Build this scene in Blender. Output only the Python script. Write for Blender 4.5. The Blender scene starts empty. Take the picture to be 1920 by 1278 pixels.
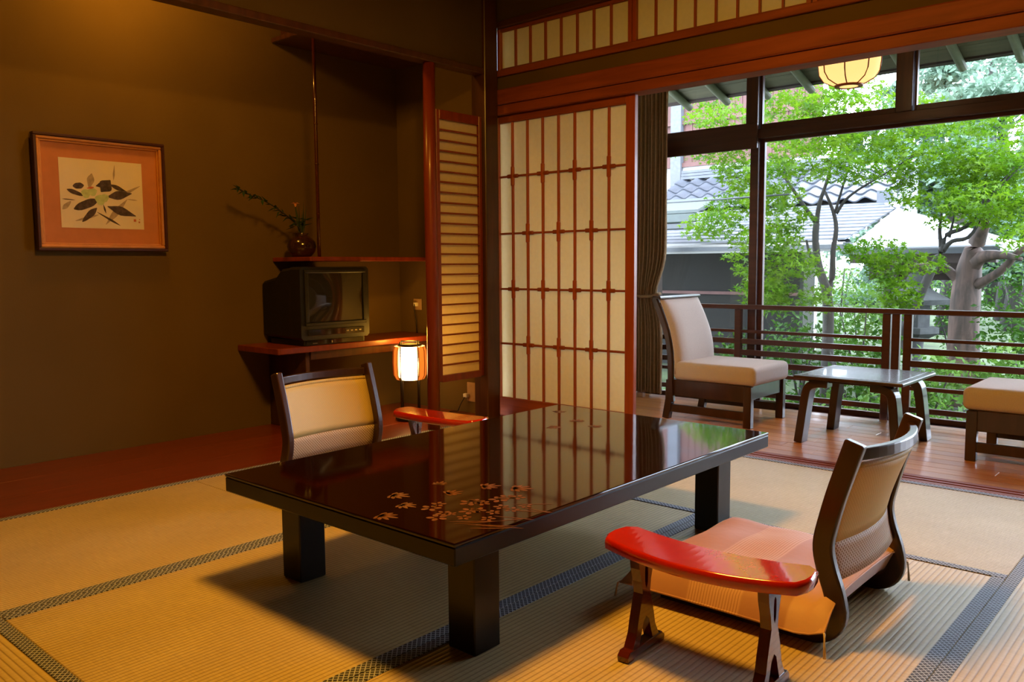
import bpy, bmesh, math, random
import numpy as np
from mathutils import Matrix, Vector
random.seed(7)
rng = np.random.default_rng(7)
S = bpy.context.scene
C = S.collection
PI = math.pi

# ------------------------------------------------------------------ camera
F_PX, PITCH, ROLL, YAW = 1562.38, 0.0906881, 0.00727202, -0.72569773
CAM = np.array([0.0, 0.0, 0.88])
def cam_axes():
    f = np.array([math.sin(YAW)*math.cos(PITCH), math.cos(YAW)*math.cos(PITCH), -math.sin(PITCH)])
    rt = np.array([math.cos(YAW), -math.sin(YAW), 0.0]); dn = np.cross(f, rt)
    c, s = math.cos(ROLL), math.sin(ROLL)
    return np.array([c*rt+s*dn, -s*rt+c*dn, f])
AX = cam_axes()
cd = bpy.data.cameras.new('camera'); cam = bpy.data.objects.new('camera', cd); C.objects.link(cam)
cd.sensor_width = 36.0; cd.lens = F_PX/1920*36.0; cd.clip_start = 0.02; cd.clip_end = 300
r_, d_, f_ = AX
cam.matrix_world = Matrix(((r_[0], -d_[0], -f_[0], 0), (r_[1], -d_[1], -f_[1], 0), (r_[2], -d_[2], -f_[2], 0.88), (0, 0, 0, 1)))
S.camera = cam
def at(px, py, Y):
    """point of the garden on the plane y = Y seen at this place of the photograph"""
    d = np.array([(px-960)/F_PX, (py-639)/F_PX, 1.0]) @ AX
    return CAM + d*(Y/d[1])

# ------------------------------------------------------------------ world, lights, exposure
W = bpy.data.worlds.new('world'); S.world = W; W.use_nodes = True
bg = W.node_tree.nodes['Background']
bg.inputs[0].default_value = (0.82, 0.95, 1.18, 1); bg.inputs[1].default_value = 12.5
S.view_settings.view_transform = 'Standard'; S.view_settings.look = 'None'
S.view_settings.exposure = 0.0; S.view_settings.gamma = 1.0; S.view_settings.use_curve_mapping = False

def light(name, kind, loc, energy, col, size=0.2, rot=(0, 0, 0), **kw):
    l = bpy.data.lights.new(name, kind); l.energy = energy; l.color = col
    if kind == 'AREA': l.size = size
    elif kind == 'SUN': l.angle = size
    else: l.shadow_soft_size = size
    for k, v in kw.items(): setattr(l, k, v)
    o = bpy.data.objects.new(name, l); C.objects.link(o); o.location = loc; o.rotation_euler = rot
    return o
WARM = (1.0, 0.47, 0.045)
light('room_ceiling_lamp', 'AREA', (-1.45, 1.45, 2.30), 56, WARM, 0.36, shape='DISK')
light('room_lamp_glow', 'POINT', (-1.45, 1.45, 2.26), 24, WARM, 0.16)
light('alcove_lamp', 'POINT', (-3.62, 1.75, 2.36), 24.0, WARM, 0.06)
light('hazy_sun', 'SUN', (0, 8, 12), 3.0, (1.0, 0.97, 0.9), 0.5, (math.radians(28), math.radians(22), 0))

# ------------------------------------------------------------------ materials
def newmat(name):
    m = bpy.data.materials.new(name); m.use_nodes = True
    nt = m.node_tree; p = nt.nodes['Principled BSDF']
    return m, nt, p
def N(nt, typ, **kw):
    n = nt.nodes.new(typ)
    for k, v in kw.items():
        if k.startswith('i_'):
            n.inputs[int(k[2:]) if k[2:].isdigit() else k[2:].replace('_', ' ')].default_value = v
        else: setattr(n, k, v)
    return n
def col4(c): return (c[0], c[1], c[2], 1)
def coords(nt, scale=(1, 1, 1), rot=(0, 0, 0)):
    t = N(nt, 'ShaderNodeTexCoord'); mp = N(nt, 'ShaderNodeMapping')
    mp.inputs['Scale'].default_value = scale; mp.inputs['Rotation'].default_value = rot
    nt.links.new(t.outputs['Object'], mp.inputs['Vector'])
    return mp.outputs['Vector']
def ramp(nt, fac, stops):
    r = N(nt, 'ShaderNodeValToRGB'); e = r.color_ramp.elements
    e[0].position, e[0].color = stops[0][0], col4(stops[0][1])
    e[1].position, e[1].color = stops[-1][0], col4(stops[-1][1])
    for pz, c in stops[1:-1]:
        x = e.new(pz); x.color = col4(c)
    nt.links.new(fac, r.inputs[0]); return r.outputs[0]
def bump(nt, p, h, strength=0.2, dist=0.002):
    b = N(nt, 'ShaderNodeBump'); b.inputs['Strength'].default_value = strength; b.inputs['Distance'].default_value = dist
    nt.links.new(h, b.inputs['Height']); nt.links.new(b.outputs[0], p.inputs['Normal'])
def wood(name, c1, c2, rough=0.35, scale=(1, 1, 14), coat=0.0, spec=0.5):
    m, nt, p = newmat(name)
    v = coords(nt, scale)
    n = N(nt, 'ShaderNodeTexNoise'); n.inputs['Scale'].default_value = 3.0; n.inputs['Detail'].default_value = 5; n.inputs['Distortion'].default_value = 0.6
    nt.links.new(v, n.inputs['Vector'])
    nt.links.new(ramp(nt, n.outputs[0], [(0.32, c1), (0.68, c2)]), p.inputs['Base Color'])
    p.inputs['Roughness'].default_value = rough; p.inputs['Coat Weight'].default_value = coat
    p.inputs['Coat Roughness'].default_value = 0.12; p.inputs['Specular IOR Level'].default_value = spec
    bump(nt, p, n.outputs[0], 0.12, 0.001)
    return m
def plain(name, c, rough=0.5, metal=0.0, coat=0.0, spec=0.5, var=0.12, scale=20):
    m, nt, p = newmat(name)
    n = N(nt, 'ShaderNodeTexNoise'); n.inputs['Scale'].default_value = scale; n.inputs['Detail'].default_value = 3
    nt.links.new(coords(nt), n.inputs['Vector'])
    a = tuple(x*(1-var) for x in c); b = tuple(min(1, x*(1+var)) for x in c)
    nt.links.new(ramp(nt, n.outputs[0], [(0.3, a), (0.7, b)]), p.inputs['Base Color'])
    p.inputs['Roughness'].default_value = rough; p.inputs['Metallic'].default_value = metal
    p.inputs['Coat Weight'].default_value = coat; p.inputs['Coat Roughness'].default_value = 0.05
    p.inputs['Specular IOR Level'].default_value = spec
    return m
def plaster(name, c):
    m, nt, p = newmat(name)
    v = coords(nt)
    n = N(nt, 'ShaderNodeTexNoise'); n.inputs['Scale'].default_value = 160; n.inputs['Detail'].default_value = 4
    n2 = N(nt, 'ShaderNodeTexNoise'); n2.inputs['Scale'].default_value = 2.5
    nt.links.new(v, n.inputs['Vector']); nt.links.new(v, n2.inputs['Vector'])
    nt.links.new(ramp(nt, n2.outputs[0], [(0.3, tuple(x*0.93 for x in c)), (0.7, tuple(x*1.06 for x in c))]), p.inputs['Base Color'])
    p.inputs['Roughness'].default_value = 0.92; p.inputs['Specular IOR Level'].default_value = 0.15
    bump(nt, p, n.outputs[0], 0.25, 0.0015)
    return m
def emit(name, c, strength):
    m, nt, p = newmat(name)
    n = N(nt, 'ShaderNodeTexNoise'); n.inputs['Scale'].default_value = 60
    nt.links.new(coords(nt), n.inputs['Vector'])
    p.inputs['Base Color'].default_value = (0.6, 0.5, 0.35, 1)
    nt.links.new(ramp(nt, n.outputs[0], [(0.3, tuple(x*0.94 for x in c)), (0.7, c)]), p.inputs['Emission Color'])
    p.inputs['Emission Strength'].default_value = strength; p.inputs['Roughness'].default_value = 0.8
    return m
def paper(name, c, trans=0.35):
    m, nt, p = newmat(name)
    n = N(nt, 'ShaderNodeTexNoise'); n.inputs['Scale'].default_value = 45; n.inputs['Detail'].default_value = 6
    nt.links.new(coords(nt), n.inputs['Vector'])
    cc = ramp(nt, n.outputs[0], [(0.3, tuple(x*0.95 for x in c)), (0.7, c)])
    d = N(nt, 'ShaderNodeBsdfDiffuse'); t = N(nt, 'ShaderNodeBsdfTranslucent'); mx = N(nt, 'ShaderNodeMixShader')
    nt.links.new(cc, d.inputs[0]); nt.links.new(cc, t.inputs[0]); mx.inputs[0].default_value = trans
    nt.links.new(d.outputs[0], mx.inputs[1]); nt.links.new(t.outputs[0], mx.inputs[2])
    nt.links.new(mx.outputs[0], nt.nodes['Material Output'].inputs[0]); nt.nodes.remove(p)
    return m
def leafmat(name, c1, c2, trans=0.5):
    m, nt, p = newmat(name)
    n = N(nt, 'ShaderNodeTexNoise'); n.inputs['Scale'].default_value = 5.0; n.inputs['Detail'].default_value = 4
    nt.links.new(coords(nt), n.inputs['Vector'])
    cc = ramp(nt, n.outputs[0], [(0.35, c1), (0.65, c2)])
    d = N(nt, 'ShaderNodeBsdfDiffuse'); t = N(nt, 'ShaderNodeBsdfTranslucent'); mx = N(nt, 'ShaderNodeMixShader')
    nt.links.new(cc, d.inputs[0]); nt.links.new(cc, t.inputs[0]); mx.inputs[0].default_value = trans
    g = N(nt, 'ShaderNodeBsdfGlossy'); g.inputs['Roughness'].default_value = 0.35; g.inputs[0].default_value = (0.8, 0.85, 0.9, 1)
    m2 = N(nt, 'ShaderNodeMixShader'); m2.inputs[0].default_value = 0.012
    nt.links.new(d.outputs[0], mx.inputs[1]); nt.links.new(t.outputs[0], mx.inputs[2])
    nt.links.new(mx.outputs[0], m2.inputs[1]); nt.links.new(g.outputs[0], m2.inputs[2])
    nt.links.new(m2.outputs[0], nt.nodes['Material Output'].inputs[0]); nt.nodes.remove(p)
    return m
def tatami():
    m, nt, p = newmat('tatami_rush')
    t = N(nt, 'ShaderNodeTexCoord'); sx = N(nt, 'ShaderNodeSeparateXYZ')
    nt.links.new(t.outputs['Object'], sx.inputs[0])
    a = N(nt, 'ShaderNodeMath', operation='MULTIPLY'); a.inputs[1].default_value = 2*PI/0.0145
    nt.links.new(sx.outputs[0], a.inputs[0])
    s = N(nt, 'ShaderNodeMath', operation='SINE'); nt.links.new(a.outputs[0], s.inputs[0])
    h = N(nt, 'ShaderNodeMath', operation='MULTIPLY_ADD'); h.inputs[1].default_value = 0.5; h.inputs[2].default_value = 0.5
    nt.links.new(s.outputs[0], h.inputs[0])
    pw = N(nt, 'ShaderNodeMath', operation='POWER'); pw.inputs[1].default_value = 0.45; nt.links.new(h.outputs[0], pw.inputs[0])
    # rush stalks across the mat
    v = coords(nt, (18, 420, 1)); n = N(nt, 'ShaderNodeTexNoise'); n.inputs['Scale'].default_value = 1.0; n.inputs['Detail'].default_value = 2
    nt.links.new(v, n.inputs['Vector'])
    v2 = coords(nt, (2, 1.2, 1)); n2 = N(nt, 'ShaderNodeTexNoise'); n2.inputs['Scale'].default_value = 2.0; nt.links.new(v2, n2.inputs['Vector'])
    c1 = ramp(nt, n.outputs[0], [(0.25, (0.48, 0.36, 0.16)), (0.75, (0.64, 0.50, 0.25))])
    mu = N(nt, 'ShaderNodeMix', data_type='RGBA', blend_type='MULTIPLY'); mu.inputs[0].default_value = 1.0
    c2 = ramp(nt, pw.outputs[0], [(0.0, (0.46, 0.39, 0.30)), (0.6, (1, 1, 1))])
    nt.links.new(c1, mu.inputs[6]); nt.links.new(c2, mu.inputs[7])
    mu2 = N(nt, 'ShaderNodeMix', data_type='RGBA', blend_type='MULTIPLY'); mu2.inputs[0].default_value = 1.0
    nt.links.new(mu.outputs[2], mu2.inputs[6]); nt.links.new(ramp(nt, n2.outputs[0], [(0.35, (0.9, 0.88, 0.84)), (0.65, (1, 1, 1))]), mu2.inputs[7])
    nt.links.new(mu2.outputs[2], p.inputs['Base Color'])
    p.inputs['Roughness'].default_value = 0.55; p.inputs['Specular IOR Level'].default_value = 0.55
    bump(nt, p, pw.outputs[0], 0.5, 0.0018)
    return m
def lattice(name, dark, lightc, pitch=0.012, thr=0.72, rough=0.7, trans=0.0):
    m, nt, p = newmat(name)
    t = N(nt, 'ShaderNodeTexCoord'); sx = N(nt, 'ShaderNodeSeparateXYZ'); nt.links.new(t.outputs['Object'], sx.inputs[0])
    outs = []
    for sg in (1, -1):
        a = N(nt, 'ShaderNodeMath', operation='MULTIPLY_ADD'); a.inputs[1].default_value = sg
        nt.links.new(sx.outputs[0], a.inputs[0]); nt.links.new(sx.outputs[1], a.inputs[2])
        b = N(nt, 'ShaderNodeMath', operation='MULTIPLY'); b.inputs[1].default_value = PI/pitch; nt.links.new(a.outputs[0], b.inputs[0])
        s = N(nt, 'ShaderNodeMath', operation='SINE'); nt.links.new(b.outputs[0], s.inputs[0])
        ab = N(nt, 'ShaderNodeMath', operation='ABSOLUTE'); nt.links.new(s.outputs[0], ab.inputs[0]); outs.append(ab.outputs[0])
    mn = N(nt, 'ShaderNodeMath', operation='MINIMUM'); nt.links.new(outs[0], mn.inputs[0]); nt.links.new(outs[1], mn.inputs[1])
    cc = ramp(nt, mn.outputs[0], [(thr*0.45, lightc), (thr*0.75, dark)])
    nt.links.new(cc, p.inputs['Base Color'])
    if trans:
        tr = N(nt, 'ShaderNodeBsdfTranslucent'); mx = N(nt, 'ShaderNodeMixShader'); mx.inputs[0].default_value = trans
        nt.links.new(cc, tr.inputs[0]); nt.links.new(p.outputs[0], mx.inputs[1]); nt.links.new(tr.outputs[0], mx.inputs[2])
        nt.links.new(mx.outputs[0], nt.nodes['Material Output'].inputs[0])
    p.inputs['Roughness'].default_value = rough
    bump(nt, p, mn.outputs[0], 0.3, 0.0008)
    return m
def stripes():
    m, nt, p = newmat('striped_silk')
    t = N(nt, 'ShaderNodeTexCoord'); sx = N(nt, 'ShaderNodeSeparateXYZ'); nt.links.new(t.outputs['Object'], sx.inputs[0])
    mr = N(nt, 'ShaderNodeMapRange'); mr.inputs[1].default_value = -0.29; mr.inputs[2].default_value = 0.29
    nt.links.new(sx.outputs[0], mr.inputs[0])
    lo, hi, mid = (0.42, 0.20, 0.15), (0.68, 0.44, 0.34), (0.56, 0.32, 0.24)
    base = ramp(nt, mr.outputs[0], [(0, hi), (0.12, hi), (0.13, lo), (0.36, lo), (0.37, mid), (0.60, mid), (0.61, lo), (0.80, lo), (0.81, mid), (1, mid)])
    a = N(nt, 'ShaderNodeMath', operation='MULTIPLY'); a.inputs[1].default_value = 2*PI/0.0075; nt.links.new(sx.outputs[0], a.inputs[0])
    s = N(nt, 'ShaderNodeMath', operation='SINE'); nt.links.new(a.outputs[0], s.inputs[0])
    win = ramp(nt, mr.outputs[0], [(0.36, (0, 0, 0)), (0.37, (1, 1, 1)), (0.60, (1, 1, 1)), (0.61, (0, 0, 0))])
    ml = N(nt, 'ShaderNodeMath', operation='MULTIPLY'); nt.links.new(s.outputs[0], ml.inputs[0]); nt.links.new(win, ml.inputs[1])
    c2 = ramp(nt, ml.outputs[0], [(0.3, (1, 1, 1)), (0.75, (0.7, 0.55, 0.45))])
    mu = N(nt, 'ShaderNodeMix', data_type='RGBA', blend_type='MULTIPLY'); mu.inputs[0].default_value = 1.0
    nt.links.new(base, mu.inputs[6]); nt.links.new(c2, mu.inputs[7]); nt.links.new(mu.outputs[2], p.inputs['Base Color'])
    p.inputs['Roughness'].default_value = 0.6; p.inputs['Sheen Weight'].default_value = 0.15
    n = N(nt, 'ShaderNodeTexNoise'); n.inputs['Scale'].default_value = 30; nt.links.new(coords(nt), n.inputs['Vector'])
    bump(nt, p, n.outputs[0], 0.25, 0.004)
    return m
def glassmat():
    m, nt, p = newmat('window_glass')
    tr = N(nt, 'ShaderNodeBsdfTransparent'); tr.inputs[0].default_value = (0.97, 0.98, 0.97, 1)
    g = N(nt, 'ShaderNodeBsdfGlossy'); g.inputs['Roughness'].default_value = 0.0
    lw = N(nt, 'ShaderNodeFresnel'); lw.inputs[0].default_value = 1.32
    n = N(nt, 'ShaderNodeTexNoise'); n.inputs['Scale'].default_value = 1.5; nt.links.new(coords(nt), n.inputs['Vector'])
    b = N(nt, 'ShaderNodeBump'); b.inputs['Strength'].default_value = 0.02; b.inputs['Distance'].default_value = 0.01
    nt.links.new(n.outputs[0], b.inputs['Height']); nt.links.new(b.outputs[0], g.inputs['Normal'])
    mx = N(nt, 'ShaderNodeMixShader'); nt.links.new(lw.outputs[0], mx.inputs[0])
    nt.links.new(tr.outputs[0], mx.inputs[1]); nt.links.new(g.outputs[0], mx.inputs[2])
    nt.links.new(mx.outputs[0], nt.nodes['Material Output'].inputs[0]); nt.nodes.remove(p)
    return m

M = {}
M['tatami'] = tatami()
M['heri'] = lattice('mat_border_cloth', (0.020, 0.020, 0.034), (0.42, 0.44, 0.50), 0.0150, 0.60)
M['wall'] = plaster('olive_plaster', (0.13, 0.080, 0.025))
M['wall2'] = plaster('dark_sand_plaster', (0.085, 0.052, 0.018))
M['ceil'] = wood('ceiling_cedar', (0.11, 0.055, 0.024), (0.15, 0.08, 0.034), 0.6, (1, 14, 1))
M['pale_board'] = wood('pale_sunroom_boards', (0.50, 0.40, 0.27), (0.62, 0.51, 0.36), 0.7, (14, 1, 1))  # pale tone set so the unseen sunroom ceiling bounces daylight
M['pale_plaster'] = plaster('pale_plaster', (0.52, 0.45, 0.34))
M['alcove'] = wood('alcove_board', (0.15, 0.022, 0.008), (0.22, 0.036, 0.013), 0.28, (14, 1, 1), 0.3)
M['cedar'] = wood('red_cedar', (0.28, 0.052, 0.015), (0.40, 0.082, 0.025), 0.38, (9, 9, 0.8), 0.15)
M['post_wood'] = wood('dark_red_post', (0.15, 0.020, 0.007), (0.23, 0.034, 0.011), 0.36, (9, 9, 0.8), 0.15)
M['cedar_x'] = wood('red_cedar_beam', (0.20, 0.042, 0.014), (0.30, 0.068, 0.024), 0.6, (0.8, 9, 9), 0.0, 0.3)
M['darkwood'] = wood('dark_stained_wood', (0.045, 0.014, 0.008), (0.085, 0.028, 0.014), 0.35, (9, 9, 0.8), 0.15)
M['darkwood_x'] = wood('dark_stained_beam', (0.05, 0.016, 0.009), (0.09, 0.03, 0.015), 0.4, (0.8, 9, 9), 0.1)
M['railwood'] = wood('railing_wood', (0.062, 0.017, 0.009), (0.10, 0.030, 0.015), 0.4, (0.8, 9, 9), 0.1)
M['chairwood'] = wood('dark_walnut', (0.028, 0.011, 0.007), (0.055, 0.021, 0.012), 0.28, (6, 6, 1), 0.3)
M['boards'] = wood('sunroom_boards', (0.55, 0.21, 0.055), (0.68, 0.30, 0.09), 0.34, (1.2, 16, 1), 0.12, 0.4)
M['boards2'] = wood('sunroom_boards_deep', (0.48, 0.17, 0.042), (0.60, 0.24, 0.07), 0.32, (1.2, 16, 1), 0.25)
M['paper'] = paper('shoji_paper', (0.90, 0.83, 0.62), 0.42)
M['paper_slat'] = paper('slatted_screen_paper', (0.90, 0.82, 0.64), 0.6)
M['paper_dim'] = paper('transom_paper', (0.88, 0.80, 0.52), 0.4)
M['lacquer'] = plain('dark_red_lacquer', (0.009, 0.0008, 0.0005), 0.06, coat=0.35, spec=0.42, var=0.05)
M['lacquer_black'] = plain('black_lacquer', (0.006, 0.003, 0.002), 0.32, coat=0.08, spec=0.35, var=0.05)
M['lacquer_red'] = plain('vermilion_lacquer', (0.50, 0.014, 0.003), 0.10, coat=1.0, var=0.06)
M['lacquer_deep'] = plain('deep_red_lacquer', (0.09, 0.008, 0.004), 0.18, coat=0.8, var=0.08)
M['gold'] = plain('gold_inlay', (0.24, 0.085, 0.022), 0.4, metal=0.6, var=0.25, scale=80)
M['table_panel'] = plain('satin_table_panel', (0.10, 0.095, 0.10), 0.26, coat=0.3, var=0.06)
M['silk'] = stripes()
M['tassel'] = plain('tassel_thread', (0.72, 0.55, 0.33), 0.7)
M['weave'] = lattice('woven_back_panel', (0.70, 0.50, 0.17), (0.76, 0.57, 0.23), 0.009, 0.8, 0.55, 0.32)
M['weave_open'] = lattice('open_cane_band', (0.42, 0.24, 0.10), (0.85, 0.72, 0.55), 0.011, 0.9, 0.55, 0.45)
M['fabric'] = plain('chair_fabric', (0.54, 0.45, 0.40), 0.85, var=0.07, scale=240, spec=0.2)
M['curtain'] = plain('curtain_fabric', (0.34, 0.22, 0.12), 0.85, var=0.12, scale=60, spec=0.2)
M['tv'] = plain('television_plastic', (0.006, 0.005, 0.0045), 0.5, var=0.2)
M['screen'] = plain('television_screen', (0.022, 0.020, 0.017), 0.06, coat=0.8, var=0.02)
M['silver'] = plain('dull_metal', (0.35, 0.32, 0.28), 0.35, metal=0.8)
M['vase'] = plain('dark_glazed_vase', (0.035, 0.011, 0.007), 0.18, coat=0.5, var=0.4)
M['leaf_dark'] = leafmat('branch_leaf', (0.025, 0.05, 0.018), (0.045, 0.085, 0.03), 0.25)
M['flower'] = plain('orange_petal', (0.75, 0.30, 0.14), 0.6)
M['black_metal'] = plain('black_iron', (0.010, 0.007, 0.006), 0.4)
M['andon'] = emit('lamp_paper_lit', (1.0, 0.62, 0.22), 16.0)
M['andon_side'] = emit('lamp_side_slats_lit', (1.0, 0.20, 0.02), 0.8)
M['lantern'] = emit('lantern_paper_lit', (1.0, 0.66, 0.22), 1.25)
M['bamboo'] = plain('polished_bamboo', (0.05, 0.008, 0.005), 0.2, coat=0.6, var=0.2)
M['mat_board'] = plain('picture_mount', (0.46, 0.165, 0.05), 0.8, var=0.06)
M['gilt'] = plain('gilt_moulding', (0.62, 0.27, 0.08), 0.35, metal=0.35, var=0.1)
M['frame_dark'] = plain('dark_frame', (0.05, 0.014, 0.010), 0.35)
M['print'] = plain('picture_paper', (0.66, 0.57, 0.38), 0.85, var=0.04, scale=8)
M['ink'] = plain('ink_leaf', (0.055, 0.035, 0.028), 0.8, var=0.5, scale=60)
M['ink_grey'] = plain('pale_ink_wash', (0.34, 0.26, 0.16), 0.85, var=0.2, scale=50)
M['ink_green'] = plain('green_wash', (0.42, 0.50, 0.20), 0.85, var=0.15, scale=50)
M['ink_red'] = plain('red_seal', (0.45, 0.12, 0.05), 0.85)
M['outlet'] = plain('outlet_plate', (0.45, 0.28, 0.15), 0.5)
M['plug'] = plain('white_plug', (0.8, 0.76, 0.68), 0.5)
M['glass'] = glassmat()
# garden
M['maple'] = leafmat('maple_leaf', (0.040, 0.110, 0.003), (0.105, 0.19, 0.008), 0.55)
M['shrub'] = leafmat('shrub_leaf', (0.014, 0.046, 0.004), (0.045, 0.105, 0.012), 0.35)
M['shrub2'] = leafmat('pale_shrub_leaf', (0.045, 0.115, 0.014), (0.105, 0.19, 0.03), 0.4)
M['hill'] = leafmat('hazed_tree_leaf', (0.085, 0.145, 0.09), (0.18, 0.26, 0.19), 0.3)  # distance haze put into the leaf colour as a paler, bluish tone
M['bark'] = wood('maple_bark', (0.015, 0.013, 0.01), (0.035, 0.03, 0.024), 0.85, (6, 6, 1))
M['bark_pink'] = wood('peeling_bark', (0.035, 0.024, 0.017), (0.115, 0.068, 0.052), 0.85, (5, 5, 1.2))
M['moss'] = plain('mossy_ground', (0.04, 0.06, 0.018), 0.95, var=0.5, scale=3)
M['stone'] = plain('weathered_stone', (0.05, 0.052, 0.05), 0.9, var=0.25, scale=12)
M['tile'] = plain('grey_roof_tile', (0.06, 0.066, 0.08), 0.42, var=0.2, scale=6)
M['metalroof'] = plain('pale_metal_roof', (0.28, 0.285, 0.30), 0.4, var=0.06, scale=3)
M['roofboard'] = plain('silvered_roof_board', (0.08, 0.085, 0.095), 0.5, var=0.25, scale=9)
M['gutter'] = plain('dark_gutter', (0.03, 0.035, 0.038), 0.45)
M['copper'] = plain('green_copper', (0.03, 0.042, 0.036), 0.5, var=0.15)
M['greywall'] = plain('dark_earth_wall', (0.010, 0.0095, 0.0075), 0.95, var=0.1, scale=4)
M['whitewall'] = plain('white_plaster', (0.33, 0.32, 0.3), 0.9, var=0.04)
M['siding'] = plain('red_brown_siding', (0.10, 0.045, 0.038), 0.8, var=0.15, scale=7)
M['greypost'] = plain('grey_timber', (0.10, 0.105, 0.12), 0.8)
M['eave'] = wood('eave_board', (0.05, 0.045, 0.022), (0.08, 0.07, 0.036), 0.75, (1, 8, 1))
M['rafter'] = wood('eave_rafter', (0.07, 0.07, 0.04), (0.11, 0.11, 0.065), 0.75, (8, 1, 8))
M['garden_dark'] = plain('dark_timber', (0.035, 0.022, 0.016), 0.8)

# ------------------------------------------------------------------ mesh helpers
def obj(name, verts, faces, m, parent=None, loc=None, smooth=False):
    me = bpy.data.meshes.new(name)
    me.from_pydata([tuple(map(float, v)) for v in verts], [], [tuple(f) for f in faces]); me.update()
    if smooth: me.polygons.foreach_set('use_smooth', [True]*len(me.polygons))
    me.materials.append(M[m] if isinstance(m, str) else m)
    o = bpy.data.objects.new(name, me); C.objects.link(o)
    if parent is not None: o.parent = parent
    if loc is not None: o.location = loc
    return o
def from_bm(name, bm, m, parent=None, loc=None, smooth=False):
    bmesh.ops.recalc_face_normals(bm, faces=bm.faces)
    me = bpy.data.meshes.new(name); bm.to_mesh(me); bm.free()
    if smooth: me.polygons.foreach_set('use_smooth', [True]*len(me.polygons))
    me.materials.append(M[m] if isinstance(m, str) else m)
    o = bpy.data.objects.new(name, me); C.objects.link(o)
    if parent is not None: o.parent = parent
    if loc is not None: o.location = loc
    return o
def box_bm(lo, hi, bev=0.0, bm=None, seg=1):
    own = bm is None
    if own: bm = bmesh.new()
    r = bmesh.ops.create_cube(bm, size=1.0)
    for v in r['verts']:
        v.co = Vector([lo[i] + (v.co[i]+0.5)*(hi[i]-lo[i]) for i in range(3)])
    if bev > 0:
        es = list({e for v in r['verts'] for e in v.link_edges})
        bmesh.ops.bevel(bm, geom=es, offset=bev, segments=seg, affect='EDGES', profile=0.5)
    return bm
def box(name, lo, hi, m, parent=None, bev=0.0, seg=1):
    """the box is stored around its own base point so that its local origin lies in it"""
    c = [(lo[0]+hi[0])/2, (lo[1]+hi[1])/2, lo[2]]
    l2 = [lo[i]-c[i] for i in range(3)]; h2 = [hi[i]-c[i] for i in range(3)]
    return from_bm(name, box_bm(l2, h2, bev, seg=seg), m, parent, c)
def sweep(name, pts, w, m, parent=None, up=(0, 1, 0), closed_caps=True, loc=None, bev=0.0):
    """rectangle w=(in-plane, along up) swept along pts"""
    pts = [Vector(p) for p in pts]; up = Vector(up); vs = []; fs = []
    for i, p in enumerate(pts):
        t = (pts[min(i+1, len(pts)-1)] - pts[max(i-1, 0)]).normalized()
        s = t.cross(up).normalized(); u = s.cross(t).normalized()
        a, b = w[0]/2, w[1]/2
        for q in ((-a, -b), (a, -b), (a, b), (-a, b)): vs.append(p + s*q[0] + u*q[1])
    for i in range(len(pts)-1):
        for k in range(4):
            fs.append((i*4+k, i*4+(k+1) % 4, i*4+4+(k+1) % 4, i*4+4+k))
    fs += [(3, 2, 1, 0), tuple(len(vs)-4+k for k in range(4))]
    bm = bmesh.new(); bv = [bm.verts.new(v) for v in vs]
    for f in fs: bm.faces.new([bv[k] for k in f])
    bmesh.ops.recalc_face_normals(bm, faces=bm.faces)
    if bev: 
        es = [e for e in bm.edges if len(e.link_faces) == 2 and e.calc_face_angle(0) > 0.9]
        bmesh.ops.bevel(bm, geom=es, offset=bev, segments=2, affect='EDGES', profile=0.5)
    return from_bm(name, bm, m, parent, loc)
def tube(name, pts, rad, m, parent=None, n=8, loc=None, smooth=True):
    pts = [Vector(p) for p in pts]
    if not hasattr(rad, '__len__'): rad = [rad]*len(pts)
    vs, fs = [], []
    for i, p in enumerate(pts):
        t = (pts[min(i+1, len(pts)-1)] - pts[max(i-1, 0)]).normalized()
        ref = Vector((0, 0, 1)) if abs(t.z) < 0.9 else Vector((1, 0, 0))
        s = t.cross(ref).normalized(); u = s.cross(t)
        for k in range(n):
            a = 2*PI*k/n; vs.append(p + (s*math.cos(a) + u*math.sin(a))*rad[i])
    for i in range(len(pts)-1):
        for k in range(n): fs.append((i*n+k, i*n+(k+1) % n, (i+1)*n+(k+1) % n, (i+1)*n+k))
    fs += [tuple(range(n))[::-1], tuple(len(vs)-n+k for k in range(n))]
    return obj(name, vs, fs, m, parent, loc, smooth)
def lathe(name, prof, m, parent=None, n=32, loc=None, smooth=True, a0=0.0, a1=2*PI, thick=None):
    vs, fs = [], []; full = abs(a1-a0-2*PI) < 1e-6; cols = n if full else n+1
    for r, z in prof:
        for k in range(cols):
            a = a0+(a1-a0)*k/n; vs.append((r*math.cos(a), r*math.sin(a), z))
    for i in range(len(prof)-1):
        for k in range(n):
            k2 = (k+1) % n if full else k+1
            fs.append((i*cols+k, i*cols+k2, (i+1)*cols+k2, (i+1)*cols+k))
    o = obj(name, vs, fs, m, parent, loc, smooth)
    return o
def prism(name, poly, axis, a0, a1, m, parent=None, loc=None, bev=0.0, seg=2):
    """polygon extruded along an axis: axis 'x' takes poly=(y,z), 'y' takes (x,z), 'z' takes (x,y)"""
    def P(q, t):
        return {'x': (t, q[0], q[1]), 'y': (q[0], t, q[1]), 'z': (q[0], q[1], t)}[axis]
    bm = bmesh.new()
    A = [bm.verts.new(P(q, a0)) for q in poly]; B = [bm.verts.new(P(q, a1)) for q in poly]
    bm.faces.new(A); bm.faces.new(B[::-1]); n = len(poly)
    for k in range(n): bm.faces.new((A[k], A[(k+1) % n], B[(k+1) % n], B[k]))
    bmesh.ops.recalc_face_normals(bm, faces=bm.faces)
    if bev:
        es = [e for e in bm.edges if e.calc_face_angle(0) > 0.8]
        bmesh.ops.bevel(bm, geom=es, offset=bev, segments=seg, affect='EDGES', profile=0.5)
    return from_bm(name, bm, m, parent, loc)
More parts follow.
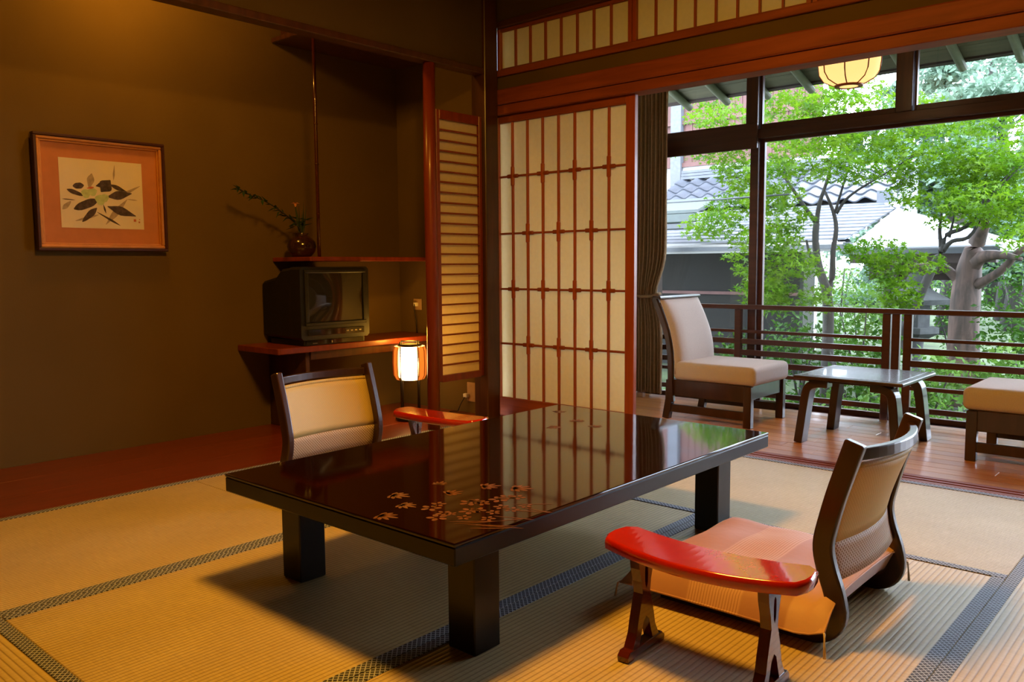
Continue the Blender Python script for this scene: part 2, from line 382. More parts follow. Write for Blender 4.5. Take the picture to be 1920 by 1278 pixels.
def tag(o, label, cat=None, group=None, kind=None):
    o['label'] = label
    if cat: o['category'] = cat
    if group: o['group'] = group
    if kind: o['kind'] = kind
    return o
def thing(name, label, cat, loc=(0, 0, 0), rotz=0.0, group=None):
    o = bpy.data.objects.new(name, None); C.objects.link(o); o.empty_display_size = 0.05
    o.location = loc; o.rotation_euler = (0, 0, rotz)
    return tag(o, label, cat, group)
def struct(o, label): return tag(o, label, None, None, 'structure')
def shell(name, label, loc=(0, 0, 0)):
    o = bpy.data.objects.new(name, None); C.objects.link(o); o.empty_display_size = 0.05; o.location = loc
    return struct(o, label)

# ------------------------------------------------------------------ the room shell
X0, XW, XR = -3.267, -4.09, 1.6          # alcove front edge, alcove back wall, right wall
YN, YS = -1.2, 3.6                        # near wall, sliding-screen plane
CEIL = 2.45
struct(box('wall_left', (XW-0.1, YN, -0.05), (XW, 3.63, CEIL), 'wall'), 'dark olive plaster wall of the picture alcove')
struct(box('wall_alcove_end', (XW, 3.53, -0.05), (-3.331, 3.63, CEIL), 'wall'), 'olive plaster end wall of the television alcove')
struct(box('wall_left_upper', (-3.30, YN, 1.963), (-3.245, 3.425, CEIL), 'wall2'), 'hanging plaster wall above the alcove opening')
struct(box('trim_1', (-3.312, YN, 1.93), (-3.232, 3.425, 1.963), 'darkwood', bev=0.003), 'dark timber lip along the foot of the hanging wall')
struct(box('wall_right', (XR, YN, -0.05), (XR+0.1, 5.1, CEIL), 'wall2'), 'plaster wall closing the room to the right')
struct(box('wall_near', (XW, YN-0.1, -0.05), (XR, YN, CEIL), 'wall2'), 'plaster wall behind the viewpoint')
struct(box('ceiling', (XW-0.1, YN-0.1, CEIL), (XR+0.1, 3.66, CEIL+0.06), 'ceil'), 'dark boarded ceiling over the matted room')
struct(box('ceiling_sunroom', (-3.3, 3.66, 2.2), (XR+0.1, 5.0, 2.26), 'pale_board'), 'boarded ceiling of the sunroom')
struct(box('wall_sunroom_left', (-3.25, 3.64, -0.05), (-3.15, 5.0, 2.2), 'pale_plaster'), 'plaster wall at the curtain end of the sunroom')
# corner post
struct(box('trim_2', (-3.331, 3.425, 0.0), (-3.225, 3.530, CEIL), 'darkwood', bev=0.004), 'dark square corner post between alcove and sliding screen')
# tatami mats: floor > mat > border
fl = struct(box('floor', (X0, YN, -0.06), (XR, 3.53, -0.02), 'garden_dark'), 'matted floor of the room, straw mats with woven borders')
def mat_piece(cx, cy, w, l, along):
    """mat with its long side along y ('y') or x ('x'); borders on both long sides"""
    fl0 = fl.location
    g = 0.0012
    o = from_bm('tatami_mat', box_bm((-w/2+g, -l/2+g, -0.02), (w/2-g, l/2-g, 0.0), 0.002), 'tatami', fl)
    o.location = Vector((cx, cy, 0)) - fl0
    o.rotation_euler = (0, 0, 0 if along == 'y' else PI/2)
    for s in (-1, 1):
        xa, xb = sorted((s*(w/2-g), s*(w/2-0.034)))
        from_bm('border', box_bm((xa, -l/2+g, 0.0), (xb, l/2-g, 0.0022), 0.0008), 'heri', o)
Ws = (-3.267, -2.332, -1.400, -0.468)
wd = 0.9335
mat_piece((Ws[0]+Ws[1])/2, 3.53-0.935, 0.935, 1.87, 'y')
mat_piece((Ws[0]+Ws[1])/2, 3.53-0.935-1.87, 0.935, 1.87, 'y')
mat_piece((Ws[1]+Ws[2])/2, (0.665+2.59)/2, 0.932, 1.925, 'y')
mat_piece((Ws[2]+Ws[3])/2, (0.665+2.59)/2, 0.932, 1.925, 'y')
mat_piece((Ws[1]+Ws[3])/2, (2.59+3.53)/2, 0.94, 1.864, 'x')
mat_piece((Ws[1]+Ws[3])/2, 0.665-0.4665, 0.933, 1.864, 'x')
mat_piece(Ws[3]+0.4665, 3.53-0.935, 0.933, 1.87, 'y')
mat_piece(Ws[3]+0.4665, 3.53-0.935-1.87, 0.933, 1.87, 'y')
mat_piece(Ws[3]+1.4, 3.53-0.935, 0.933, 1.87, 'y')
# alcove floor boards
fa = shell('floor_alcove', 'polished red-brown boards of the alcove floor', (XW, YN, -0.03))
for k in range(3):
    x0 = XW + k*(X0-XW)/3; x1 = XW + (k+1)*(X0-XW)/3
    o = box('plank', (x0+0.0006, YN, -0.03), (x1-0.0006, 3.53, 0.001), 'alcove', None, 0.0012)
    o.parent = fa; o.location = Vector(o.location) - fa.location
# threshold with grooves
th = shell('trim_3', 'grooved wooden threshold between mats and sunroom boards', (-3.3, 3.53, -0.02))
for k, (ya, yb, zt) in enumerate(((3.53, 3.575, 0.0), (3.575, 3.592, -0.006), (3.592, 3.612, 0.0), (3.612, 3.629, -0.006), (3.629, 3.66, 0.0))):
    o = box('strip', (-3.225 if ya < 3.535 else -3.330, ya, -0.03), (XR, yb, zt), 'cedar_x' if zt == 0 else 'darkwood_x'); o.parent = th; o.location = Vector(o.location)-th.location
# beams above the opening
struct(box('trim_4', (-3.330, 3.548, 1.726), (XR, 3.655, 1.776), 'cedar_x', bev=0.003), 'grooved lower lintel over the sliding screens')
struct(box('trim_5', (-3.330, 3.537, 1.779), (XR, 3.65, 1.862), 'cedar_x', bev=0.006), 'broad red-brown lintel board above the screens')
struct(box('wall_far_upper', (-3.330, 3.572, 1.862), (XR, 3.635, 1.937), 'wall'), 'narrow plaster strip between lintel and paper transom')
struct(box('trim_6', (-3.330, 3.552, 1.937), (XR, 3.645, 1.972), 'cedar_x', bev=0.003), 'sill rail under the paper transom')
struct(box('trim_7', (-3.330, 3.552, 2.205), (XR, 3.645, 2.24), 'darkwood_x', bev=0.003), 'head rail over the paper transom')
struct(box('wall_far_top', (-3.330, 3.572, 2.24), (XR, 3.635, CEIL), 'wall2'), 'dark plaster above the paper transom')
# paper transoms
def transom(idx, x0, x1, label):
    w = shell('window_%d' % idx, label, (x0, 3.6, 1.972))
    def P(name, lo, hi, m, bev=0.0):
        o = box(name, lo, hi, m, None, bev); o.parent = w; o.location = Vector(o.location)-w.location; return o
    P('stile', (x0, 3.582, 1.972), (x0+0.022, 3.616, 2.205), 'cedar', 0.002)
    P('stile', (x1-0.022, 3.582, 1.972), (x1, 3.616, 2.205), 'cedar', 0.002)
    P('rail', (x0+0.022, 3.584, 1.972), (x1-0.022, 3.614, 1.986), 'cedar_x', 0.0015)
    P('rail', (x0+0.022, 3.584, 2.188), (x1-0.022, 3.614, 2.205), 'cedar_x', 0.0015)
    P('paper', (x0+0.022, 3.603, 1.986), (x1-0.022, 3.605, 2.188), 'paper_dim')
    n = 8
    for k in range(1, n):
        xx = x0+0.022 + (x1-x0-0.044)*k/n
        P('bar', (xx-0.0045, 3.588, 1.986), (xx+0.0045, 3.603, 2.188), 'cedar')
transom(1, -3.275, -2.372, 'paper transom panel nearest the corner post')
transom(2, -2.368, -1.466, 'paper transom panel second from the corner post')
transom(3, -1.462, -0.56, 'paper transom panel above the far right of the opening')
transom(4, -0.556, 0.346, 'paper transom panel beyond the frame to the right')
transom(5, 0.35, 1.252, 'paper transom panel at the right wall')

# sliding screen (door_1)
dr = shell('door_1', 'paper sliding screen with crossed lattice bars beside the corner post', (-2.84, 3.6, 0.0))
def P(name, lo, hi, m, bev=0.0, root=None):
    root = root or dr
    o = box(name, lo, hi, m, None, bev); o.parent = root; o.location = Vector(o.location)-root.location; return o
SX0, SX1 = -3.328, -2.350
P('stile', (SX0, 3.584, 0.0), (-3.276, 3.614, 1.726), 'cedar', 0.003)
P('stile', (-2.405, 3.584, 0.0), (SX1, 3.614, 1.726), 'cedar', 0.003)
P('rail', (-3.276, 3.584, 1.684), (-2.405, 3.614, 1.726), 'cedar_x', 0.003)
P('bottom_board', (-3.276, 3.586, 0.0), (-2.405, 3.612, 0.110), 'cedar_x', 0.003)
P('paper', (-3.276, 3.604, 0.110), (-2.405, 3.6055, 1.684), 'paper')
VB = [-3.175 + k*(0.1103) for k in range(7)]
HB = [1.383, 1.060, 0.743, 0.426]
for xx in VB: P('upright_bar', (xx-0.0055, 3.589, 0.110), (xx+0.0055, 3.604, 1.684), 'cedar', 0.0012)
for r, zz in enumerate(HB):
    P('cross_bar', (-3.276, 3.592, zz-0.0055), (-2.405, 3.604, zz+0.0055), 'cedar_x', 0.0012)
    for k, xx in enumerate(VB):
        if (k + r) % 2 == 0:
            P('joint_block', (xx-0.011, 3.585, zz-0.055), (xx+0.011, 3.6035, zz+0.055), 'cedar', 0.005)
            P('joint_block', (xx-0.040, 3.587, zz-0.0105), (xx+0.040, 3.6035, zz+0.0105), 'cedar_x', 0.004)

# slatted screen between round post and corner post (window_6)
sl = shell('window_6', 'narrow paper screen with level slats beside the round post', (X0, 3.25, 0.27))
P('stile', (-3.282, 3.078, 0.255), (-3.252, 3.102, 1.70), 'post_wood', 0.002, sl)
P('stile', (-3.282, 3.402, 0.255), (-3.252, 3.425, 1.70), 'post_wood', 0.002, sl)
P('rail', (-3.282, 3.102, 0.250), (-3.252, 3.402, 0.287), 'post_wood', 0.002, sl)
P('rail', (-3.282, 3.102, 1.652), (-3.252, 3.402, 1.70), 'post_wood', 0.002, sl)
P('paper', (-3.271, 3.102, 0.287), (-3.2695, 3.402, 1.652), 'paper_slat', 0, sl)
for k in range(1, 25):
    zz = 0.287 + (1.652-0.287)*k/25
    P('slat', (-3.2695, 3.102, zz-0.0045), (-3.254, 3.402, zz+0.0045), 'post_wood', 0.001, sl)
# round post
o = tube('trim_8', [(0, 0, 0), (0.002, 0.003, 0.6), (-0.002, 0, 1.3), (0, 0.004, 1.93)], [0.034, 0.033, 0.033, 0.032], 'post_wood', None, 20, (X0, 3.042, 0.0))
struct(o, 'slender round red-brown alcove post left of the slatted screen')

# ------------------------------------------------------------------ sunroom
fs_ = shell('floor_sunroom', 'narrow polished boards of the sunroom floor', (-3.15, 3.66, -0.02))
row = 0; yy = 3.66
while yy < 4.835:
    y1 = min(yy+0.0905, 4.84); xx = -3.15 - 0.45*((row*7) % 5)/5
    while xx < XR:
        x1 = min(xx+0.92, XR); xa = max(xx, -3.15)
        if x1-xa > 0.02:
            o = box('board', (xa+0.0006, yy+0.0007, -0.02), (x1-0.0006, y1-0.0007, 0.0), 'boards' if (row*3+int(xx*7)) % 3 else 'boards2', None, 0.0014)
            o.parent = fs_; o.location = Vector(o.location)-fs_.location
        xx = x1
    yy = y1; row += 1
# window wall
struct(box('trim_9', (-3.15, 4.845, -0.03), (XR, 5.02, -0.012), 'railwood'), 'timber sill under the garden windows')
struct(box('trim_10', (-3.15, 4.90, 1.645), (XR, 4.985, 1.700), 'darkwood_x', bev=0.003), 'dark transom beam across the garden windows')
struct(box('trim_11', (-3.15, 4.88, 1.583), (-2.315, 4.899, 1.738), 'darkwood_x', bev=0.003), 'deep dark board across the window beside the curtain')
struct(box('trim_12', (-2.395, 4.89, 1.70), (-2.318, 4.985, 2.2), 'darkwood', bev=0.003), 'dark upright above the beam between the first two upper panes')
struct(box('trim_13', (-1.515, 4.89, 1.70), (-1.432, 4.985, 2.2), 'darkwood', bev=0.003), 'dark upright above the beam right of the hanging lantern')
struct(box('trim_14', (-0.55, 4.89, 1.70), (-0.47, 4.985, 2.2), 'darkwood', bev=0.003), 'dark upright above the beam outside the frame')
struct(box('trim_15', (-3.15, 4.90, 2.09), (XR, 4.985, 2.2), 'darkwood_x', bev=0.003), 'dark head beam over the upper panes')
def glazing(idx, x0, x1, z0, z1, y, label, fw=0.03, mat_='railwood', left=True, right=True):
    w = shell('window_%d' % idx, label, ((x0+x1)/2, y, z0))
    if left: P('stile', (x0, y-0.015, z0), (x0+fw, y+0.015, z1), mat_, 0.002, w)
    if right: P('stile', (x1-fw, y-0.015, z0), (x1, y+0.015, z1), mat_, 0.002, w)
    P('rail', (x0+fw, y-0.014, z0), (x1-fw, y+0.014, z0+0.03), mat_, 0.002, w)
    P('rail', (x0+fw, y-0.014, z1-0.02), (x1-fw, y+0.014, z1), mat_, 0.002, w)
    P('pane', (x0+fw, y-0.002, z0+0.03), (x1-fw, y+0.002, z1-0.02), 'glass', 0, w)
glazing(7, -3.14, -2.318, -0.012, 1.645, 4.925, 'tall clear garden window behind the chair and curtain', 0.052)
glazing(8, -2.345, -0.78, -0.012, 1.645, 4.965, 'wide clear garden window in front of the maples', 0.05)
glazing(9, -0.83, 0.4, -0.012, 1.645, 4.925, 'clear garden window beyond the right edge', 0.05)
glazing(10, -3.15, -2.397, 1.702, 2.09, 4.94, 'upper pane beside the curtain', 0.012)
glazing(11, -2.316, -1.517, 1.702, 2.09, 4.94, 'upper pane behind the hanging lantern', 0.012)
glazing(12, -1.430, -0.552, 1.702, 2.09, 4.94, 'upper pane right of the hanging lantern', 0.012)
glazing(13, -0.468, 0.4, 1.702, 2.09, 4.94, 'upper pane outside the frame to the right', 0.012)
glazing(14, 0.37, 1.58, -0.012, 1.645, 4.965, 'unseen clear garden window added at the far right end of the sunroom', 0.05)  # unseen end bay, added to let more daylight into the sunroom
glazing(15, 0.402, 1.58, 1.702, 2.09, 4.94, 'unseen upper pane added at the far right end of the sunroom', 0.012)

# railing
rl = thing('railing', 'dark wooden slatted railing along the garden windows', 'railing', (-1.4, 4.86, 0.0))
P('handrail', (-3.14, 4.832, 0.596), (0.39, 4.885, 0.624), 'railwood', 0.004, rl)
posts = [-3.12, -2.405, -1.512, -1.462, -1.400, -0.50, 0.36]
for xx in posts: P('post', (xx-0.021, 4.845, -0.012), (xx+0.021, 4.878, 0.596), 'railwood', 0.003, rl)
spans = [(-3.10, -2.426), (-2.384, -1.533), (-1.379, -0.521), (-0.479, 0.34)]
for (a, b) in spans:
    for zz, hh in ((0.458, 0.018), (0.395, 0.032), (0.325, 0.034), (0.255, 0.034), (0.190, 0.022), (0.070, 0.030)):
        P('slat', (a, 4.848, zz-hh/2), (b, 4.874, zz+hh/2), 'railwood', 0.002, rl)

# ------------------------------------------------------------------ low lacquer table
TH = 0.312
TX0, TX1, TY0, TY1 = -2.098, -1.193, 1.163, 2.648
tb = thing('low_table', 'low dark red lacquer table with mirror-gloss top and gold flower inlay', 'table', ((TX0+TX1)/2, (TY0+TY1)/2, 0))
hx, hy = (TX1-TX0)/2, (TY1-TY0)/2
from_bm('tabletop', box_bm((-hx, -hy, TH-0.009), (hx, hy, TH), 0.003, seg=3), 'lacquer', tb)
from_bm('apron', box_bm((-hx+0.0006, -hy+0.0006, TH-0.050), (hx-0.0006, hy-0.0006, TH-0.009), 0.003), 'lacquer_black', tb)
for sx in (-1, 1):
    for sy in (-1, 1):
        cx, cy = sx*(hx-0.115), sy*(hy-0.172)
        from_bm('leg', box_bm((cx-0.043, cy-0.043, 0.0), (cx+0.043, cy+0.043, TH-0.050), 0.003), 'lacquer_black', tb)
# gold inlay: leaves, blossoms and grasses near the front corner
iv, if_ = [], []
def petal(cx, cy, L, w, a, n=6):
    b = len(iv); ca, sa = math.cos(a), math.sin(a)
    out = [(L*(0.5-0.5*math.cos(PI*t/n)), w*math.sin(PI*t/n)) for t in range(n+1)]
    out += [(x, -y) for x, y in out[1:-1][::-1]]
    for x, y in out: iv.append((cx+x*ca-y*sa, cy+x*sa+y*ca, TH+0.0004))
    if_.append(tuple(range(b, b+len(out))))
def blossom(cx, cy, r):
    a0 = random.random()*6
    for k in range(5):
        a = a0+k*2*PI/5; petal(cx+0.25*r*math.cos(a), cy+0.25*r*math.sin(a), r*0.75, r*0.26, a)
def mapleleaf(cx, cy, r, a0):
    for k in range(-3, 4): petal(cx, cy, r*(1-abs(k)*0.16), r*0.11, a0+k*0.5)
def pt(px, py):
    d = np.array([(px-960)/F_PX, (py-639)/F_PX, 1.0]) @ AX
    q = CAM + d*((TH-CAM[2])/d[2]); return q[0]-tb.location[0], q[1]-tb.location[1]
for px, py, r in ((808, 952, .026), (822, 945, .02), (820, 970, .026), (832, 962, .02), (880, 942, .026), (893, 940, .022), (880, 958, .026), (895, 956, .022), (905, 943, .02), (935, 936, .026), (950, 932, .024), (970, 932, .022), (845, 963, .015), (940, 950, .02), (960, 955, .02), (925, 960, .018), (985, 948, .018), (915, 972, .018), (870, 970, .018)):
    x, y = pt(px, py); blossom(x, y, r)
for px, py, r, a in ((735, 928, .05, 0.4), (752, 946, .045, 0.2), (712, 966, .05, 0.3), (838, 925, .045, 1.2), (822, 908, .035, 2.0), (905, 912, .05, 0.9), (962, 915, .055, 0.6), (1040, 772, .05, 1.0), (1080, 790, .05, 2.0), (1030, 800, .05, 0.3), (1110, 800, .045, 1.4)):
    x, y = pt(px, py); mapleleaf(x, y, r, a)
for px, py, L, a in ((840, 978, .13, 0.75), (870, 983, .12, 0.6), (900, 985, .10, 0.5), (850, 982, .10, 0.9), (925, 967, .1, 0.4), (940, 955, .12, 0.5), (880, 990, .09, 0.7), (960, 945, .1, 0.7), (920, 978, .09, 1.0), (980, 952, .08, 0.2)):
    x, y = pt(px, py); petal(x, y, L, 0.0022, a)
o = obj('gold_inlay', iv, if_, 'gold', tb); o['kind'] = 'stuff'; o['label'] = 'gold blossoms, grasses and maple leaves inlaid in the tabletop'

# ------------------------------------------------------------------ legless floor chairs
PROF = [(0.46, 0.016), (0.30, 0.016), (0.12, 0.016), (0.055, 0.020), (0.015, 0.038), (-0.002, 0.075), (0.006, 0.125), (0.026, 0.185), (0.034, 0.235), (0.024, 0.29), (0.006, 0.36), (-0.014, 0.425), (-0.032, 0.482)]
def prof_x(z):
    up = PROF[5:]
    for (xa, za), (xb, zb) in zip(up, up[1:]):
        if za <= z <= zb: return xa+(xb-xa)*(z-za)/(zb-za)
    return up[-1][0]
def smooth_path(pts, n=4):
    P_ = [Vector(p) for p in pts]; out = []
    for i in range(len(P_)-1):
        p0, p1, p2, p3 = P_[max(i-1, 0)], P_[i], P_[i+1], P_[min(i+2, len(P_)-1)]
        for k in range(n):
            t = k/n
            out.append(0.5*((2*p1)+(-p0+p2)*t+(2*p0-5*p1+4*p2-p3)*t*t+(-p0+3*p1-3*p2+p3)*t**3))
    out.append(P_[-1]); return out
def floor_chair(label, loc, rot):
    t = thing('floor_chair', label, 'chair', loc, rot, 'legless floor chairs at the low table')
    hw = 0.212
    for s in (-1, 1):
        sweep('side_frame', smooth_path([(x, s*hw, z) for x, z in PROF], 4), (0.046, 0.026), 'chairwood', t, (0, 1, 0), bev=0.005)
    # bowed top rail
    n = 14; pts = []
    for k in range(n+1):
        y = -hw+0.013 + (2*hw-0.026)*k/n
        pts.append((prof_x(0.452)-0.052*(1-(y/hw)**2), y, 0.452))
    sweep('top_rail', pts, (0.020, 0.028), 'chairwood', t, (0, 0, 1), bev=0.003)
    # woven panel: main field and open band
    def panel(name, z0, z1, m, nz):
        vs, fs = [], []; ny = 14; th = 0.007
        for side in (0, 1):
            for i in range(nz+1):
                z = z0+(z1-z0)*i/nz
                for k in range(ny+1):
                    y = -hw+0.012+(2*hw-0.024)*k/ny
                    x = prof_x(z)-0.050*(1-(y/hw)**2)*(0.35+0.65*min(1, (z-0.1)/0.3)) - th*side
                    vs.append((y, z, x))
        A = lambda s, i, k: s*(nz+1)*(ny+1)+i*(ny+1)+k
        for i in range(nz):
            for k in range(ny):
                fs.append((A(0, i, k), A(0, i, k+1), A(0, i+1, k+1), A(0, i+1, k)))
                fs.append((A(1, i, k), A(1, i+1, k), A(1, i+1, k+1), A(1, i, k+1)))
        for k in range(ny):
            fs.append((A(0, 0, k), A(1, 0, k), A(1, 0, k+1), A(0, 0, k+1))); fs.append((A(0, nz, k), A(0, nz, k+1), A(1, nz, k+1), A(1, nz, k)))
        for i in range(nz):
            fs.append((A(0, i, 0), A(0, i+1, 0), A(1, i+1, 0), A(1, i, 0))); fs.append((A(0, i, ny), A(1, i, ny), A(1, i+1, ny), A(0, i+1, ny)))
        o = obj(name, vs, fs, m, t, None, True)
        # local x,y of the panel lie in its own face so the weave follows it
        o.rotation_euler = Matrix(((0, 0, 1), (1, 0, 0), (0, 1, 0))).to_euler()
        return o
    panel('backrest', 0.235, 0.424, 'weave', 8)
    panel('open_weave_band', 0.150, 0.235, 'weave_open', 4)
    # roll at the panel top
    pts = [(prof_x(0.424)-0.050*(1-(y/hw)**2)-0.004, y, 0.425) for y in [-hw+0.013+(2*hw-0.026)*k/n for k in range(n+1)]]
    tube('top_roll', pts, 0.0075, 'weave', t, 8)
    from_bm('seat', box_bm((0.06, -hw+0.013, 0.030), (0.46, hw-0.013, 0.040), 0.003), 'chairwood', t)
    from_bm('stretcher', box_bm((0.40, -hw+0.013, 0.006), (0.44, hw-0.013, 0.030), 0.003), 'chairwood', t)
    return t
zr = floor_chair('legless floor chair with striped cushion, seen from behind at the right', (-0.672, 2.085, 0.0), PI)
zl = floor_chair('legless floor chair facing the table from the alcove side', (-2.690, 1.945, 0.0), 0.0)

# cushion on the near chair
def cushion(name, label, loc, rot, L, Wd, H):
    t = thing(name, label, 'cushion', loc, rot)
    n = 26; vs, fs = [], []
    def edge(u, v): return 1-0.03*(1-abs(u)**2)*abs(v)**6-0.03*(1-abs(v)**2)*abs(u)**6
    def sag(u, v):
        g = lambda q: max(0, (abs(q)-0.70)/0.30)**1.3
        s_ = max(g(v), g(min(u, 0)))
        return -0.026*min(1, s_) + 0.055*max(0, (u-0.78)/0.22)**1.4*(1-0.6*abs(v)**6)
    def surf(u, v, top):
        e = (1-abs(u)**6)*(1-abs(v)**6)
        h = max(e, 0)**0.40
        pin = edge(u, v)
        z = H*0.34 + (H*0.66*h if top else -H*0.34*min(1, h*1.25))
        if top: z += h*(0.003*math.sin(9*u+2*v)+0.003*math.sin(7*v-3*u))
        return (u*L/2*pin, v*Wd/2*pin, z+sag(u, v)*(1.0 if top else 0.9))
    for top in (1, 0):
        for i in range(n+1):
            for k in range(n+1):
                vs.append(surf(-1+2*i/n, -1+2*k/n, top))
    A = lambda s, i, k: s*(n+1)**2+i*(n+1)+k
    for i in range(n):
        for k in range(n):
            fs.append((A(0, i, k), A(0, i+1, k), A(0, i+1, k+1), A(0, i, k+1))); fs.append((A(1, i, k), A(1, i, k+1), A(1, i+1, k+1), A(1, i+1, k)))
    o = obj('cover', vs, fs, 'silk', t, None, True)
    bm = bmesh.new(); bm.from_mesh(o.data); bmesh.ops.remove_doubles(bm, verts=bm.verts, dist=0.0006); bmesh.ops.recalc_face_normals(bm, faces=bm.faces); bm.to_mesh(o.data); bm.free()
    rim = [(u*L/2*edge(u, v)*1.002, v*Wd/2*edge(u, v)*1.002, H*0.34+sag(u, v)*0.95) for u, v in [(-1+2*k/16, -1) for k in range(16)]+[(1, -1+2*k/16) for k in range(16)]+[(1-2*k/16, 1) for k in range(16)]+[(-1, 1-2*k/16) for k in range(17)]]
    tube('piping', rim, 0.0022, 'silk', t, 6)
    for sx in (-1, 1):
        for sy in (-1, 1):
            bx, by, bz = sx*L/2*0.995, sy*Wd/2*0.995, H*0.34+sag(sx, sy)*0.95
            g = tube('tassel', [(bx, by, bz), (bx+0.004*sx, by+0.006*sy, bz-0.002), (bx+0.006*sx, by+0.010*sy, bz-0.022), (bx+0.008*sx, by+0.012*sy, max(bz-0.055, -0.036))], [0.002, 0.0026, 0.0022, 0.0036], 'tassel', t, 6)
    return t
cushion('floor_cushion', 'pink and orange striped square cushion on the near floor chair', (-0.942, 2.085, 0.040), 0.0, 0.545, 0.585, 0.076)

# ------------------------------------------------------------------ lacquer armrests
def armrest(label, loc, rot):
    t = thing('armrest', label, 'armrest', loc, rot, 'red lacquer armrests beside the floor chairs')
    H = 0.252; L = 0.222
    n = 20; outl = []
    for k in range(n+1):
        u = -1+2*k/n; outl.append((u*L, -0.056-0.030*(1-u*u)))
    outl += [(L+0.012, -0.030), (L+0.014, 0.0), (L+0.008, 0.040)]
    for k in range(n+1):
        u = 1-2*k/n; outl.append((u*(L-0.012), 0.062-0.012*(1-u*u)))
    outl += [(-L-0.008, 0.040), (-L-0.014, 0.0), (-L-0.012, -0.030)]
    # arched board: middle a little lower than the ends
    bm = bmesh.new()
    zc = lambda x: 0.010*(x/L)**2
    Lr = []
    for ins, dz in ((0.010, -0.030), (0.001, -0.026), (0.0, -0.012), (0.0012, -0.004), (0.0055, 0.0)):
        Lr.append([bm.verts.new((x*(1-ins/L), y*(1-ins/0.075), H+dz+zc(x))) for x, y in outl])
    m_ = len(outl)
    for a, b in zip(Lr, Lr[1:]):
        for k in range(m_): bm.faces.new((a[k], a[(k+1) % m_], b[(k+1) % m_], b[k]))
    for ring in (Lr[0], Lr[-1]):
        # strips across the board
        lo = ring[:n+1]; hi = ring[n+4:n+4+n+1][::-1]
        for k in range(n): bm.faces.new((lo[k], lo[k+1], hi[k+1], hi[k])).tag = True
        bm.faces.new(ring[n:n+5]).tag = True
        bm.faces.new(ring[n+4+n:]+[ring[0]]).tag = True
    for f in bm.faces: f.smooth = not f.tag
    for e in bm.edges: e.smooth = e.calc_face_angle(0) < 0.6
    from_bm('arm_board', bm, 'lacquer_red', t, None)
    half = [(0, 0.222), (0.034, 0.222), (0.030, 0.200), (0.020, 0.168), (0.016, 0.140), (0.024, 0.115), (0.033, 0.085), (0.040, 0.055), (0.058, 0.022), (0.030, 0.022), (0.020, 0.050), (0.012, 0.075), (0, 0.085), (0, 0.150), (0.0055, 0.160), (0.007, 0.182), (0.0055, 0.200), (0, 0.206)]
    for sx in (-1, 1):
        cx = sx*(L-0.072)
        bm = bmesh.new()
        for s in (1, -1):
            ring = [(s*y-0.012, z+(0.004 if z > 0.21 else 0)) for y, z in half]
            A = [bm.verts.new((cx-0.012, y, z)) for y, z in ring]; B = [bm.verts.new((cx+0.012, y, z)) for y, z in ring]
            bm.faces.new(A); bm.faces.new(B[::-1]); q = len(ring)
            for k in range(q):
                if abs(half[k][0]) < 1e-6 and abs(half[(k+1) % q][0]) < 1e-6: continue
                bm.faces.new((A[k], A[(k+1) % q], B[(k+1) % q], B[k]))
        bmesh.ops.remove_doubles(bm, verts=bm.verts, dist=1e-5)
        lg = from_bm('leg', bm, 'lacquer_deep', t)
        fp = [(-0.092, 0.0), (-0.070, 0.0), (-0.062, 0.004), (0.038, 0.004), (0.046, 0.0), (0.068, 0.0), (0.070, 0.014), (0.058, 0.024), (-0.082, 0.024), (-0.094, 0.014)]
        f = prism('foot_bar', fp, 'x', cx-0.014, cx+0.014, 'lacquer_deep', lg, None, 0.002)
    return t
armrest('red lacquer armrest in front of the striped cushion', (-0.852, 1.585, 0.0), 0.03)
armrest('red lacquer armrest behind the table, beside the paper lamp', (-2.53, 2.388, 0.0), PI+0.08)

# ------------------------------------------------------------------ alcove: shelves, television, vase, lamp, picture
s1 = thing('wall_shelf', 'wide wooden shelf carrying the television in the alcove', 'shelf', (-3.9, 2.95, 0.0))
P('board', (XW+0.002, 2.372, 0.430), (-3.70, 3.528, 0.462), 'post_wood', 0.003, s1)
P('side_panel', (XW+0.002, 2.56, 0.001), (-3.735, 2.585, 0.430), 'darkwood', 0.002, s1)
P('front_apron', (-3.738, 2.585, 0.385), (-3.722, 3.528, 0.430), 'darkwood', 0.002, s1)
s2 = thing('hanging_shelf', 'thin upper shelf hung from a slim pole above the television', 'shelf', (-3.9, 2.95, 0.905))
P('board', (XW+0.002, 2.605, 0.908), (-3.73, 3.528, 0.932), 'post_wood', 0.003, s2)
o = tube('hanging_pole', [(-3.745, 2.672, 0.932), (-3.744, 2.671, 1.18), (-3.746, 2.672, 1.42), (-3.745, 2.671, 1.75), (-3.745, 2.672, 2.10)], 0.0095, 'bamboo', None, 10)
o.parent = s2; o.location = Vector((0, 0, 0))-s2.location
for zz in (1.16, 1.42, 1.63):
    q = lathe('pole_node', [(0.0096, -0.004), (0.0125, 0.0), (0.0096, 0.004)], 'bamboo', o, 12, (-3.745, 2.672, zz))
s3 = thing('cupboard', 'dark high cupboard over the television alcove, behind the hanging wall', 'cupboard', (-3.9, 2.95, 2.1))
P('carcass', (XW+0.002, 2.70, 2.125), (-3.72, 3.528, 2.44), 'darkwood', 0.003, s3)
P('bottom_board', (XW+0.002, 2.64, 2.10), (-3.725, 3.528, 2.125), 'darkwood', 0.003, s3)
P('door', (-3.718, 2.71, 2.135), (-3.708, 3.11, 2.43), 'darkwood', 0.002, s3)
P('door', (-3.718, 3.12, 2.135), (-3.708, 3.52, 2.43), 'darkwood', 0.002, s3)
